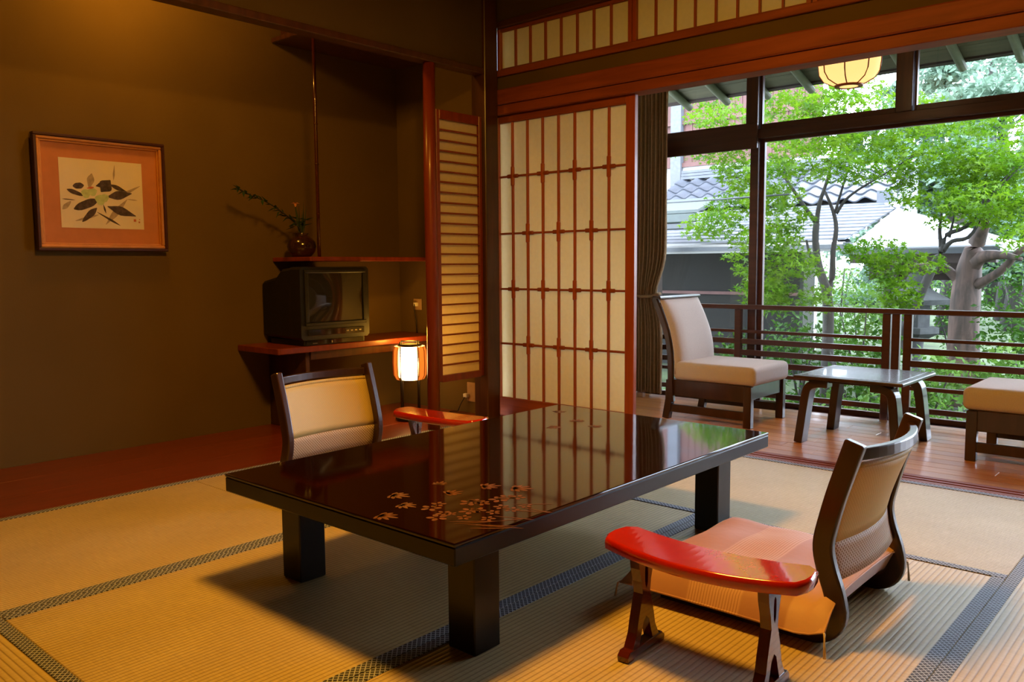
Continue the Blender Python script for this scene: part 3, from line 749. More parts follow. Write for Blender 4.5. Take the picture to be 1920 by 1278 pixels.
# television
tv = thing('television', 'old black tube television on the alcove shelf', 'television', (-3.88, 2.735, 0.494))
fw, fh = 0.448, 0.385
bm = bmesh.new()
rings = [(0.185, fw, 0.0, fh, 0.0), (0.10, fw, 0.0, fh, 0.0), (0.07, fw*0.985, 0.002, fh*0.985, 0), (0.0, fw*0.97, 0.003, fh*0.97, 0), (-0.06, fw*0.95, 0.004, fh*0.86, 0), (-0.195, fw*0.92, 0.006, fh*0.80, 0)]
R_ = []
for x, w, zb, zt, _ in rings:
    c = 0.014
    R_.append([bm.verts.new((x, y, z)) for y, z in ((-w/2+c, zb), (w/2-c, zb), (w/2, zb+c), (w/2, zt-c), (w/2-c, zt), (-w/2+c, zt), (-w/2, zt-c), (-w/2, zb+c))])
for a, b in zip(R_, R_[1:]):
    for k in range(8): bm.faces.new((a[k], a[(k+1) % 8], b[(k+1) % 8], b[k]))
bm.faces.new(R_[0]); bm.faces.new(R_[-1][::-1])
from_bm('casing', bm, 'tv', tv)
vs, fs = [], []; n = 10
for i in range(n+1):
    for k in range(n+1):
        u, v = -1+2*i/n, -1+2*k/n
        vs.append((0.1885+0.012*(1-u*u)*(1-v*v), u*0.176, 0.222+v*0.128))
for i in range(n):
    for k in range(n): fs.append((i*(n+1)+k, (i+1)*(n+1)+k, (i+1)*(n+1)+k+1, i*(n+1)+k+1))
obj('screen', vs, fs, 'screen', tv, None, True)
for lo, hi in (((0.184, -0.2, 0.352), (0.196, 0.2, 0.37)), ((0.184, -0.2, 0.074), (0.196, 0.2, 0.092)), ((0.184, -0.2, 0.092), (0.196, -0.178, 0.352)), ((0.184, 0.178, 0.092), (0.196, 0.2, 0.352))):
    from_bm('bezel', box_bm(lo, hi, 0.003), 'tv', tv)
from_bm('control_strip', box_bm((0.184, -0.185, 0.022), (0.190, 0.185, 0.055), 0.002), 'screen', tv)
for k in range(4): from_bm('button', box_bm((0.190, 0.06+k*0.028, 0.034), (0.193, 0.078+k*0.028, 0.042), 0.001), 'silver', tv)
# player below the set
vp = thing('video_player', 'flat black box under the television with small silver buttons', 'video player', (-3.88, 2.74, 0.462))
from_bm('casing', box_bm((-0.15, -0.20, 0.0), (0.165, 0.20, 0.032), 0.003), 'tv', vp)
from_bm('front_panel', box_bm((0.165, -0.19, 0.005), (0.169, 0.19, 0.028), 0.001), 'screen', vp)
from_bm('button', box_bm((0.169, -0.03, 0.008), (0.172, -0.022, 0.022), 0.001), 'silver', vp)
from_bm('button', box_bm((0.169, -0.15, 0.010), (0.172, -0.12, 0.014), 0.001), 'silver', vp)
# vase and flowers
va = tag(lathe('vase', [(0.0, 0.0), (0.045, 0.0), (0.052, 0.006), (0.072, 0.030), (0.080, 0.058), (0.074, 0.085), (0.052, 0.108), (0.036, 0.116), (0.034, 0.124), (0.040, 0.130), (0.036, 0.131), (0.029, 0.122), (0.031, 0.112), (0.0, 0.10)], 'vase', None, 36, (-3.93, 2.690, 0.932)), 'round dark glazed vase on the upper alcove shelf', 'vase')
fa_ = thing('flower_arrangement', 'leafy branch with one orange flower in the dark vase', 'flowers', (-3.93, 2.690, 1.045))
bp = [Vector(p) for p in ((0, 0, 0), (0.01, -0.03, 0.06), (0.02, -0.12, 0.12), (0.03, -0.23, 0.175), (0.04, -0.33, 0.205), (0.045, -0.40, 0.235))]
tube('branch', smooth_path(bp), [0.004]*10+[0.003]*11, 'bark', fa_, 6)
tube('branch', [(0, 0, 0), (-0.01, -0.02, 0.07), (0.0, -0.06, 0.10), (0.01, -0.10, 0.095)], 0.0025, 'bark', fa_, 6)
tube('stem', [(0, 0, 0), (0.004, -0.02, 0.09), (0.002, -0.035, 0.165)], 0.002, 'leaf_dark', fa_, 6)
def leaf_rhomb(name, base, dirv, L, w, m, parent, droop=0.1):
    d = Vector(dirv).normalized(); s = d.cross(Vector((0, 0, 1)))
    if s.length < 0.1: s = Vector((0, 1, 0))
    s.normalize(); nn = s.cross(d); b = Vector(base)
    vs = [b, b+d*L*0.35+s*w/2+nn*0.002, b+d*L*0.4-nn*0.004, b+d*L*0.35-s*w/2+nn*0.002, b+d*L-Vector((0, 0, L*droop))]
    return obj(name, vs, [(0, 1, 2), (0, 2, 3), (1, 4, 2), (2, 4, 3)], m, parent)
sp = smooth_path(bp)
for i, p in enumerate(sp[5:]):
    for k in range(3):
        a = random.uniform(0, 6.3)
        leaf_rhomb('leaf', p, (math.cos(a)*0.7, -0.5+random.uniform(-0.4, 0.3), math.sin(a)*0.7), random.uniform(0.03, 0.05), 0.016, 'leaf_dark', fa_)
for k in range(16):
    a = random.uniform(0, 6.3)
    leaf_rhomb('leaf', (random.uniform(-0.01, 0.02), random.uniform(-0.1, 0.02), random.uniform(0.05, 0.1)), (math.cos(a), math.sin(a), random.uniform(-0.3, 0.5)), random.uniform(0.04, 0.06), 0.02, 'leaf_dark', fa_)
for k in range(7):
    leaf_rhomb('grass_blade', (0, 0.005*k-0.015, 0.0), (random.uniform(-0.1, 0.1), 0.12*(k-3)/3, 1), random.uniform(0.12, 0.23), 0.008, 'leaf_dark', fa_, 0.0)
fl_ = lathe('flower', [(0.002, 0.0), (0.008, 0.012), (0.006, 0.02)], 'flower', fa_, 10, (0.002, -0.035, 0.160))
for k in range(6):
    a = k*PI/3; leaf_rhomb('petal', (0, 0, 0.018), (math.cos(a), math.sin(a), 0.4), 0.026, 0.014, 'flower', fl_, 0.4)
# paper floor lamp
lp = thing('paper_lamp', 'lit paper floor lamp on thin black legs in the alcove', 'lamp', (-3.575, 3.150, 0.001), 0.72)
lathe('base', [(0.0, 0.0), (0.078, 0.0), (0.088, 0.010), (0.084, 0.020), (0.06, 0.026), (0.0, 0.027)], 'black_metal', lp, 32)
for a in (0.6, 2.54, 3.74, 5.68):
    tube('leg', [(0.058*math.cos(a), 0.058*math.sin(a), 0.02), (0.058*math.cos(a), 0.058*math.sin(a), 0.245), (0.060*math.cos(a), 0.060*math.sin(a), 0.452)], 0.0045, 'black_metal', lp, 6)
lathe('shade', [(0.050, 0.232), (0.058, 0.245), (0.061, 0.33), (0.058, 0.418), (0.054, 0.424)], 'andon', lp, 32)
for c in (0.0, PI):
    sd = lathe('side_screen', [(0.080, 0.236), (0.094, 0.262), (0.097, 0.33), (0.094, 0.402), (0.086, 0.425)], 'andon_side', lp, 10, None, True, c-0.92, c+0.92)
    for k in range(5):
        a = c-0.9+1.8*k/4
        tube('bar', [(0.098*math.cos(a)*f, 0.098*math.sin(a)*f, z) for f, z in ((0.84, 0.238), (0.98, 0.262), (1.01, 0.33), (0.98, 0.402), (0.9, 0.424))], 0.0022, 'cedar', sd, 5)
lathe('top_ring', [(0.060, 0.424), (0.068, 0.424), (0.070, 0.431), (0.066, 0.438), (0.060, 0.436), (0.060, 0.424)], 'black_metal', lp, 28)
from_bm('handle', box_bm((-0.05, -0.012, 0.448), (0.05, 0.012, 0.456), 0.002), 'black_metal', lp)
light('paper_lamp_bulb', 'POINT', (-3.575, 3.15, 0.475), 5.0, WARM, 0.05)
# outlet with plug on the alcove end wall
ol = thing('wall_outlet', 'small outlet plate with a white plug low on the alcove end wall', 'outlet', (-3.455, 3.53, 0.09))
from_bm('plate', box_bm((-0.035, -0.007, -0.02), (0.035, 0.0, 0.095), 0.002), 'outlet', ol)
from_bm('plug', box_bm((-0.045, -0.034, 0.005), (-0.012, -0.007, 0.028), 0.004), 'plug', ol)
tube('cord', [(-0.03, -0.03, 0.01), (-0.045, -0.05, -0.03), (-0.06, -0.06, -0.075), (-0.12, -0.07, -0.084)], 0.0028, 'black_metal', ol, 6)
ao = thing('aerial_outlet', 'small pale socket on the end wall right of the television', 'outlet', (-3.92, 3.53, 0.64))
from_bm('plate', box_bm((-0.035, -0.007, -0.035), (0.035, 0.0, 0.035), 0.002), 'outlet', ao)
from_bm('plug', box_bm((-0.012, -0.03, -0.012), (0.012, -0.007, 0.012), 0.003), 'plug', ao)
tube('cord', [(0.0, -0.03, 0.0), (0.02, -0.05, -0.03), (0.03, -0.045, -0.10), (0.03, -0.04, -0.176)], 0.003, 'black_metal', ao, 6)
# picture
pc = thing('framed_picture', 'framed brush painting of dark leaves with green buds on the alcove wall', 'picture', (XW, 1.692, 1.222))
# local: x out of the wall, y along the wall, z up
def pbox(name, lo, hi, m, bev=0.0): return from_bm(name, box_bm(lo, hi, bev), m, pc)
PWd, PHt = 0.298, 0.262
def pframe(name, w, h, t, x0, x1, m, bev):
    for lo, hi in (((x0, -w, h-t), (x1, w, h)), ((x0, -w, -h), (x1, w, -h+t)), ((x0, -w, -h+t), (x1, -w+t, h-t)), ((x0, w-t, -h+t), (x1, w, h-t))): pbox(name, lo, hi, m, bev)
pframe('frame_side', PWd, PHt, 0.014, 0.012, 0.046, 'frame_dark', 0.003)
pframe('frame_moulding', PWd-0.013, PHt-0.013, 0.015, 0.016, 0.040, 'gilt', 0.004)
pframe('frame_fillet', PWd-0.028, PHt-0.028, 0.008, 0.018, 0.030, 'gilt', 0.002)
pbox('mount', (0.012, -PWd+0.03, -PHt+0.03), (0.020, PWd-0.03, PHt-0.03), 'mat_board')
pa = pbox('painting', (0.0202, -0.188, -0.156), (0.0215, 0.190, 0.160), 'print')
# brush strokes as flat inked shapes on the paper (u right, v up in the painting, photo crop scale)
NSTROKE = [0]
def stroke(name, pts, m, lift=0.0003):
    NSTROKE[0] += 1; lift += NSTROKE[0]*0.00003
    vs = [(0.0215+lift, -0.188+u*0.378, -0.156+v*0.316) for u, v in pts]
    return obj(name, vs, [tuple(range(len(vs)))], m, pa)
def leaf_uv(u0, v0, u1, v1, w, n=8, skew=0.0):
    du, dv = (u1-u0)*1.196, v1-v0; L = math.hypot(du, dv); tx, ty = du/L, dv/L
    up = []
    for k in range(n+1):
        t = k/n; wd_ = 1.15*w*math.sin(PI*min(1, t*0.94+0.03)**1.0)*(1+0.18*math.sin(7*t+u0*9)); bend = skew*math.sin(PI*t)
        up.append((t, wd_, bend))
    pts = [((u0*1.196+du*t+(-ty)*(w_+b))/1.196, v0+dv*t+tx*(w_+b)) for t, w_, b in up]
    pts += [((u0*1.196+du*t+(-ty)*(-w_+b))/1.196, v0+dv*t+tx*(-w_+b)) for t, w_, b in up[::-1]]
    return pts
for a in ((0.64, 0.72, 0.66, 0.95, 0.012), (0.68, 0.47, 0.97, 0.66, 0.02), (0.80, 0.45, 0.93, 0.44, 0.008), (0.52, 0.06, 0.80, 0.45, 0.035), (0.16, 0.10, 0.44, 0.20, 0.018), (0.02, 0.26, 0.12, 0.38, 0.03), (0.34, 0.58, 0.38, 0.80, 0.042)):
    stroke('pale_stroke', leaf_uv(*a), 'ink_grey', 0.0002)
for a in ((0.70, 0.05, 0.42, 0.24, 0.014), (0.53, 0.22, 0.50, 0.36, 0.010), (0.17, 0.40, 0.02, 0.41, 0.007)):
    stroke('twig_stroke', leaf_uv(*a), 'ink', 0.0004)
for a in ((0.15, 0.60, 0.28, 0.62, 0.045), (0.08, 0.55, 0.27, 0.47, 0.032), (0.15, 0.27, 0.44, 0.42, 0.062), (0.24, 0.09, 0.42, 0.30, 0.042), (0.48, 0.54, 0.60, 0.72, 0.075), (0.42, 0.62, 0.54, 0.66, 0.03), (0.58, 0.66, 0.80, 0.56, 0.025), (0.55, 0.47, 0.86, 0.54, 0.050), (0.55, 0.33, 0.90, 0.20, 0.050)):
    stroke('leaf_stroke', leaf_uv(*a), 'ink', 0.0005)
for u, v, r in ((0.30, 0.50, 0.055), (0.38, 0.53, 0.05), (0.47, 0.42, 0.065), (0.52, 0.45, 0.05)):
    stroke('bud_stroke', [(u+r*math.cos(a)*(1+0.2*math.sin(3*a)), v+1.2*r*math.sin(a)) for a in np.linspace(0, 2*PI, 12, endpoint=False)], 'ink_green', 0.0007)
for a in ((0.31, 0.58, 0.40, 0.60, 0.014),): stroke('bud_tip', leaf_uv(*a), 'ink_red', 0.0008)
for u, v, r in ((0.885, 0.135, 0.016), (0.94, 0.11, 0.010), (0.945, 0.15, 0.006)):
    stroke('seal_mark', [(u-r, v-r*1.2), (u+r, v-r*1.2), (u+r, v+r*1.2), (u-r, v+r*1.2)], 'ink_red', 0.0006)

# ------------------------------------------------------------------ sunroom furniture
def easy_chair(label, loc, rot, rails):
    t = thing('easy_chair', label, 'chair', loc, rot, 'armless easy chairs in the sunroom')
    # local: forward +x, seat 0.54 deep, 0.46 wide
    hw = 0.225; D = 0.27
    for sx in (-1, 1):
        for sy in (-1, 1):
            cx, cy = (D-0.030 if sx > 0 else -D+0.045), sy*(hw-0.022)
            if sx > 0: from_bm('leg', box_bm((cx-0.022, cy-0.019, 0.0), (cx+0.022, cy+0.019, 0.225), 0.003), 'chairwood', t)
            else: sweep('leg', [(cx-0.035, cy, 0.0), (cx-0.015, cy, 0.11), (cx-0.010, cy, 0.225)], (0.042, 0.038), 'chairwood', t, (0, 1, 0), bev=0.003)
    for sy in (-1, 1):
        from_bm('side_rail', box_bm((-D+0.03, sy*(hw-0.022)-0.012, 0.135), (D-0.05, sy*(hw-0.022)+0.012, 0.228), 0.003), 'chairwood', t)
        from_bm('stretcher', box_bm((-D+0.03, sy*(hw-0.022)-0.010, 0.040), (D-0.05, sy*(hw-0.022)+0.010, 0.085), 0.003), 'chairwood', t)
    from_bm('front_rail', box_bm((D-0.045, -hw+0.04, 0.150), (D-0.020, hw-0.04, 0.228), 0.003), 'chairwood', t)
    from_bm('back_rail', box_bm((-D+0.03, -hw+0.04, 0.150), (-D+0.055, hw-0.04, 0.228), 0.003), 'chairwood', t)
    # seat pad
    bm = box_bm((-D+0.055, -hw, 0.226), (D+0.012, hw, 0.330), 0.030, seg=5)
    for v in bm.verts:
        if v.co.z > 0.27: v.co.z += 0.010*(1-(v.co.y/hw)**2)*(1-((v.co.x)/D)**2)
    from_bm('seat', bm, 'fabric', t, None, True)
    # curved padded back
    n = 12; vs, fs = [], []; ny = 8
    def bx(z):
        u = (z-0.26)/0.42
        return -D+0.075-0.105*u+0.030*math.sin(PI*u*1.05)
    def th(u, v): return 0.026*(max(0, 1-abs(u)**6)*max(0, 1-abs(v)**8))**0.5
    for side in (1, -1):
        for i in range(n+1):
            z = 0.26+0.42*i/n; v = -1+2*i/n
            for k in range(ny+1):
                u = -1+2*k/ny; w = hw*(1-0.05*max(0, v))
                vs.append((bx(z)+side*th(u, v)+0.004*side, u*w, z))
    A = lambda s, i, k: s*(n+1)*(ny+1)+i*(ny+1)+k
    for i in range(n):
        for k in range(ny):
            fs.append((A(0, i, k), A(0, i, k+1), A(0, i+1, k+1), A(0, i+1, k))); fs.append((A(1, i, k), A(1, i+1, k), A(1, i+1, k+1), A(1, i, k+1)))
    for k in range(ny):
        fs.append((A(0, 0, k), A(1, 0, k), A(1, 0, k+1), A(0, 0, k+1))); fs.append((A(0, n, k), A(0, n, k+1), A(1, n, k+1), A(1, n, k)))
    for i in range(n):
        fs.append((A(0, i, 0), A(0, i+1, 0), A(1, i+1, 0), A(1, i, 0))); fs.append((A(0, i, ny), A(1, i, ny), A(1, i+1, ny), A(0, i+1, ny)))
    obj('backrest', vs, fs, 'fabric', t, None, True)
    for sy in (-1, 1):
        sweep('back_frame', [(bx(z)-0.030, sy*(hw-0.004), z) for z in np.linspace(0.10, 0.685, 12)], (0.030, 0.024), 'chairwood', t, (0, 1, 0), bev=0.003)
    from_bm('top_rail', box_bm((bx(0.68)-0.044, -hw-0.008, 0.680), (bx(0.68)+0.014, hw+0.008, 0.697), 0.006), 'chairwood', t)
    return t
easy_chair('padded easy chair by the curtain, its back to the left', (-2.220, 4.335, 0.0), 0.0, 0)
easy_chair('padded easy chair cut off by the right edge of the photo', (-0.655, 4.285, 0.0), PI, 1)
ct = thing('side_table', 'small dark table with bent legs between the two easy chairs', 'table', (-1.405, 4.205, 0.0))
from_bm('tabletop', box_bm((-0.255, -0.262, 0.318), (0.255, 0.262, 0.335), 0.005, seg=2), 'chairwood', ct)
from_bm('top_panel', box_bm((-0.222, -0.235, 0.335), (0.222, 0.235, 0.3365), 0.0006), 'table_panel', ct)
for sx in (-1, 1):
    for sy in (-1, 1):
        pts = smooth_path([(sx*0.10, sy*0.190, 0.298), (sx*0.155, sy*0.192, 0.296), (sx*0.192, sy*0.196, 0.275), (sx*0.205, sy*0.2, 0.225), (sx*0.218, sy*0.206, 0.11), (sx*0.230, sy*0.212, 0.0)], 4)
        sweep('leg', pts, (0.040, 0.078), 'chairwood', ct, (0, 1, 0), bev=0.004)
from_bm('under_rail', box_bm((-0.20, -0.205, 0.302), (0.20, -0.165, 0.318), 0.002), 'chairwood', ct)
from_bm('under_rail', box_bm((-0.20, 0.165, 0.302), (0.20, 0.205, 0.318), 0.002), 'chairwood', ct)
# hanging lantern
hl = thing('hanging_lantern', 'lit paper lantern with dark ribs hanging in the sunroom', 'lantern', (-1.522, 4.2, 1.735))
lprof = [(0.055, 0.004), (0.075, 0.010), (0.115, 0.030), (0.136, 0.062), (0.142, 0.110), (0.142, 0.185), (0.136, 0.232), (0.115, 0.265), (0.075, 0.285)]
lathe('paper_shade', lprof, 'lantern', hl, 40)
for k in range(8):
    a = 2*PI*k/8+0.2
    tube('rib', [(r*1.012*math.cos(a), r*1.012*math.sin(a), z) for r, z in lprof], 0.0032, 'cedar', hl, 6)
for z, r in ((0.004, 0.055), (0.288, 0.072)):
    lathe('ring', [(r-0.012, z-0.006), (r+0.010, z-0.006), (r+0.012, z+0.002), (r-0.010, z+0.004), (r-0.012, z-0.006)], 'cedar', hl, 32)
lathe('bottom_paper', [(0.0, 0.0), (0.045, 0.0)], 'lantern', hl, 24)
tube('cord', [(0, 0, 0.288), (0, 0, 0.465)], 0.004, 'black_metal', hl, 6)
light('hanging_lantern_bulb', 'POINT', (-1.522, 4.2, 1.88), 0.01, WARM, 0.05)
# curtain
cu = thing('curtain', 'brown striped curtain gathered at the left end of the garden window', 'curtain', (-2.98, 4.77, 0.02))
vs, fs = [], []; nu, nz = 72, 34
for i in range(nz+1):
    z = 2.02*i/nz
    tie = math.exp(-((z-0.66)/0.16)**2); low = 1/(1+math.exp((z-0.5)/0.06))
    w = 0.245-0.075*tie-0.03*low
    x0 = -0.135
    for k in range(nu+1):
        u = k/nu
        x = x0+w*u
        y = (0.020-0.008*tie)*math.sin(u*2*PI*9+0.5*math.sin(3*z))+0.008*math.sin(u*17+z)
        vs.append((x, y, z))
for i in range(nz):
    for k in range(nu): fs.append((i*(nu+1)+k, i*(nu+1)+k+1, (i+1)*(nu+1)+k+1, (i+1)*(nu+1)+k))
o = obj('drape', vs, fs, 'curtain', cu, None, True)
md = o.modifiers.new('thick', 'SOLIDIFY'); md.thickness = 0.003
o = tube('tie_band', [(-0.14, -0.03, 0.66), (-0.07, -0.036, 0.645), (0.0, -0.034, 0.65), (0.045, -0.01, 0.66), (0.045, 0.02, 0.665), (0.0, 0.034, 0.66), (-0.14, 0.032, 0.66)], 0.010, 'curtain', cu, 8)

# ------------------------------------------------------------------ outside: eave of this house
ev = shell('roof_eave', 'timber eave with rafters outside the garden windows', (-1.0, 5.3, 2.1))
ez = lambda y: 2.255-(y-4.95)*0.30
def sloped(name, x0, x1, y0, y1, dz0, dz1, m, root):
    vs = [(x, y, ez(y)+d) for x in (x0, x1) for y in (y0, y1) for d in (dz0, dz1)]
    fs = [(0, 1, 3, 2), (4, 6, 7, 5), (0, 2, 6, 4), (1, 5, 7, 3), (0, 4, 5, 1), (2, 3, 7, 6)]
    return obj(name, [(v[0]-root.location[0], v[1]-root.location[1], v[2]-root.location[2]) for v in vs], fs, m, root)
yb = 4.95
while yb < 5.55:
    sloped('eave_board', -5.2, 2.6, yb+0.002, yb+0.153, 0.0, 0.015, 'eave', ev); yb += 0.155
for k in range(26):
    xx = -5.02+0.305*k
    tube('rafter', [(xx+1.0, 4.96-5.3, ez(4.96)-0.026-2.1), (xx+1.0, 5.60-5.3, ez(5.60)-0.030-2.1)], 0.026, 'rafter', ev, 10)
sloped('edge_board', -5.2, 2.6, 5.545, 5.575, -0.012, 0.035, 'garden_dark', ev)
sloped('roof_cover', -5.3, 2.7, 4.0, 5.66, 0.05, 0.09, 'tile', ev)

# ------------------------------------------------------------------ garden
GZ = -0.55
gp = [(-40, 5.02, GZ), (25, 5.02, GZ), (25, 70, GZ+1.0), (-40, 70, GZ+1.0)]
struct(obj('ground', gp, [(0, 1, 2, 3)], 'moss'), 'mossy garden ground outside the windows')
struct(box('wall_foundation', (-3.3, 4.86, GZ-0.02), (XR, 5.0, -0.03), 'stone'), 'stone footing under the garden windows')

def star_leaf():
    v = [(0, 0, 0)]; tips = [(0.95, 0.0), (0.72, 1.05), (0.5, 2.1)]
    order = [(-2.1, 0.5), (-1.6, 0.26), (-1.05, 0.75), (-0.52, 0.30), (0, 1.0), (0.52, 0.30), (1.05, 0.75), (1.6, 0.26), (2.1, 0.5)]
    for a, r in order: v.append((r*math.cos(a), r*math.sin(a), -0.12*r*r))
    f = [(0, k, k+1) for k in range(1, len(order))]
    return np.array(v), f
SV, SF = star_leaf()
RV = np.array([(0, 0, 0), (0.5, 0.26, 0.05), (1.0, 0, -0.06), (0.5, -0.26, 0.05)]); RF = [(0, 1, 2), (0, 2, 3)]
def foliage(name, pos, size, m, parent, tilt=0.6, tmpl='star', loc=(0, 0, 0)):
    V, Fc = (SV, SF) if tmpl == 'star' else (RV, RF)
    n = len(pos)
    yaw = rng.uniform(0, 2*PI, n); tx = rng.normal(0, tilt, n); ty = rng.normal(0, tilt, n)
    sc = size*rng.uniform(0.6, 1.3, n)
    cy, sy = np.cos(yaw), np.sin(yaw); cx, sx = np.cos(tx), np.sin(tx); c2, s2 = np.cos(ty), np.sin(ty)
    P_ = V[None]*sc[:, None, None]
    x, y, z = P_[..., 0], P_[..., 1], P_[..., 2]
    x, y = x*cy[:, None]-y*sy[:, None], x*sy[:, None]+y*cy[:, None]
    y, z = y*cx[:, None]-z*sx[:, None], y*sx[:, None]+z*cx[:, None]
    x, z = x*c2[:, None]+z*s2[:, None], -x*s2[:, None]+z*c2[:, None]
    verts = np.stack([x, y, z], -1)+np.asarray(pos)[:, None]-np.asarray(loc)[None, None]
    k = V.shape[0]
    fc = np.array(Fc)[None]+(np.arange(n)*k)[:, None, None]
    me = bpy.data.meshes.new(name)
    vv = verts.reshape(-1, 3); ff = fc.reshape(-1, 3)
    me.vertices.add(len(vv)); me.vertices.foreach_set('co', vv.ravel())
    me.loops.add(ff.size); me.loops.foreach_set('vertex_index', ff.ravel().astype(np.int32))
    me.polygons.add(len(ff)); me.polygons.foreach_set('loop_start', np.arange(0, ff.size, 3, dtype=np.int32))
    me.update(calc_edges=True); me.materials.append(M[m])
    o = bpy.data.objects.new(name, me); C.objects.link(o); o.parent = parent; o['kind'] = 'stuff'
    return o
def blob(c, rx, ry, rz, n, flat=0.0):
    """points of a leaf cloud, more of them near its surface"""
    d = rng.normal(size=(n, 3)); d /= np.linalg.norm(d, axis=1)[:, None]
    r = rng.uniform(0.25, 1.0, n)**0.6
    return np.array(c)+d*r[:, None]*np.array([rx, ry, rz])
LEAFME = bpy.data.meshes.new('leaf'); LEAFME.from_pydata([tuple(v) for v in SV], [], SF); LEAFME.update(); LEAFME.materials.append(M['maple'])
def single_leaves(parent, pos, size, loc):
    for p in pos:
        o = bpy.data.objects.new('leaf', LEAFME); C.objects.link(o); o.parent = parent
        o.location = Vector(p)-Vector(loc); s = size*random.uniform(0.8, 1.3); o.scale = (s, s, s)
        o.rotation_euler = (random.gauss(0.4, 0.5), random.gauss(0, 0.5), random.uniform(0, 6.3))
def px_tree(name, label, cat, trunk, branches, sprays, leafs, m, bark, group, singles=0, dens=1.0, lsize=0.055):
    """trunk/branches: lists of (px,py,Y,radius); sprays: (px,py,Y,w_px,h_px,depth)"""
    b = at(trunk[0][0], trunk[0][1], trunk[0][2]); base = (b[0], b[1], GZ+0.03*(b[1]-5))
    t = thing(name, label, cat, base, 0.0, group)
    L = lambda p: tuple(np.array(p)-np.array(base))
    def path(pp):
        pts = [at(*q[:3]) for q in pp]; return smooth_path([L(p) for p in pts], 3), np.interp(np.linspace(0, len(pp)-1, (len(pp)-1)*3+1), range(len(pp)), [q[3] for q in pp])
    p, r = path(trunk); p = [Vector((p[0].x, p[0].y, 0.0))]+list(p); r = [r[0]*1.25]+list(r)
    tube('trunk', p, r, bark, t, 9)
    for bch in branches:
        p, r = path(bch); tube('branch', p, list(r), bark, t, 7)
    allp = []; front = []
    for (px, py, Y, wp, hp, dep) in sprays:
        c = at(px, py, Y); sc = np.linalg.norm(c-CAM)/F_PX
        # layered flat sprays inside each cloud
        lay = max(2, int(hp/34))
        for k in range(lay):
            cc = c+np.array([rng.uniform(-0.25, 0.25)*wp*sc, rng.uniform(-0.4, 0.4)*dep, (k-(lay-1)/2)*hp*sc/lay*0.95])
            nn = int(dens*leafs*wp*hp/10000/lay)
            pts = blob(cc, wp*sc*0.42, dep*0.5, hp*sc*0.30/math.sqrt(lay)+0.05, max(nn, 8))
            allp.append(pts)
            front.append(pts[rng.integers(0, len(pts), max(1, singles//max(1, len(sprays)*lay)))] + np.array([0, -0.12, -0.02]))
    foliage('foliage', np.concatenate(allp), lsize, m, t, 0.55, 'star', base)
    if singles: single_leaves(t, np.concatenate(front)[:singles], lsize*1.1, base)
    return t
# near maples
px_tree('maple_tree', 'slender maple with dark forked stems behind the side table', 'tree',
    [(1552, 640, 7.4, 0.050), (1553, 585, 7.4, 0.048), (1548, 540, 7.4, 0.042), (1535, 500, 7.4, 0.036), (1529, 450, 7.4, 0.030), (1531, 418, 7.4, 0.028)],
    [[(1531, 418, 7.4, 0.024), (1510, 390, 7.35, 0.018), (1480, 345, 7.3, 0.013), (1440, 290, 7.2, 0.008)],
     [(1531, 418, 7.4, 0.024), (1537, 380, 7.4, 0.018), (1552, 335, 7.4, 0.013), (1560, 300, 7.4, 0.008)],
     [(1548, 560, 7.4, 0.036), (1560, 520, 7.5, 0.028), (1562, 470, 7.5, 0.024), (1568, 430, 7.5, 0.020), (1562, 395, 7.5, 0.016), (1545, 355, 7.5, 0.010)],
     [(1568, 400, 7.5, 0.016), (1585, 375, 7.5, 0.013), (1610, 355, 7.5, 0.010), (1660, 325, 7.5, 0.007), (1735, 278, 7.5, 0.004)],
     [(1566, 398, 7.5, 0.013), (1580, 350, 7.5, 0.010), (1592, 310, 7.5, 0.006)],
     [(1540, 515, 7.4, 0.020), (1520, 480, 7.3, 0.013), (1512, 450, 7.3, 0.010)],
     [(1480, 345, 7.3, 0.010), (1470, 310, 7.3, 0.008), (1475, 270, 7.3, 0.004)]],
    [(1480, 230, 7.2, 170, 90, 1.0), (1400, 240, 7.3, 170, 80, 0.9), (1560, 215, 7.3, 190, 110, 1.1), (1540, 290, 7.1, 190, 90, 1.0), (1620, 290, 7.3, 190, 90, 1.0), (1360, 300, 7.4, 140, 60, 0.8),
     (1385, 340, 7.2, 110, 80, 0.7), (1350, 405, 7.1, 110, 90, 0.6), (1395, 430, 7.0, 100, 70, 0.6), (1460, 410, 7.0, 120, 110, 0.7), (1440, 490, 6.9, 110, 120, 0.6), (1480, 520, 6.9, 110, 100, 0.6), (1465, 560, 6.9, 90, 50, 0.5), (1520, 560, 7.0, 90, 40, 0.5), (1450, 340, 7.1, 110, 70, 0.7), (1690, 340, 7.6, 90, 70, 0.6), (1330, 200, 7.6, 110, 50, 0.6), (1590, 180, 7.4, 150, 60, 0.8)],
    560, 'maple', 'bark', 'garden maples', 150, 1.0, 0.046)
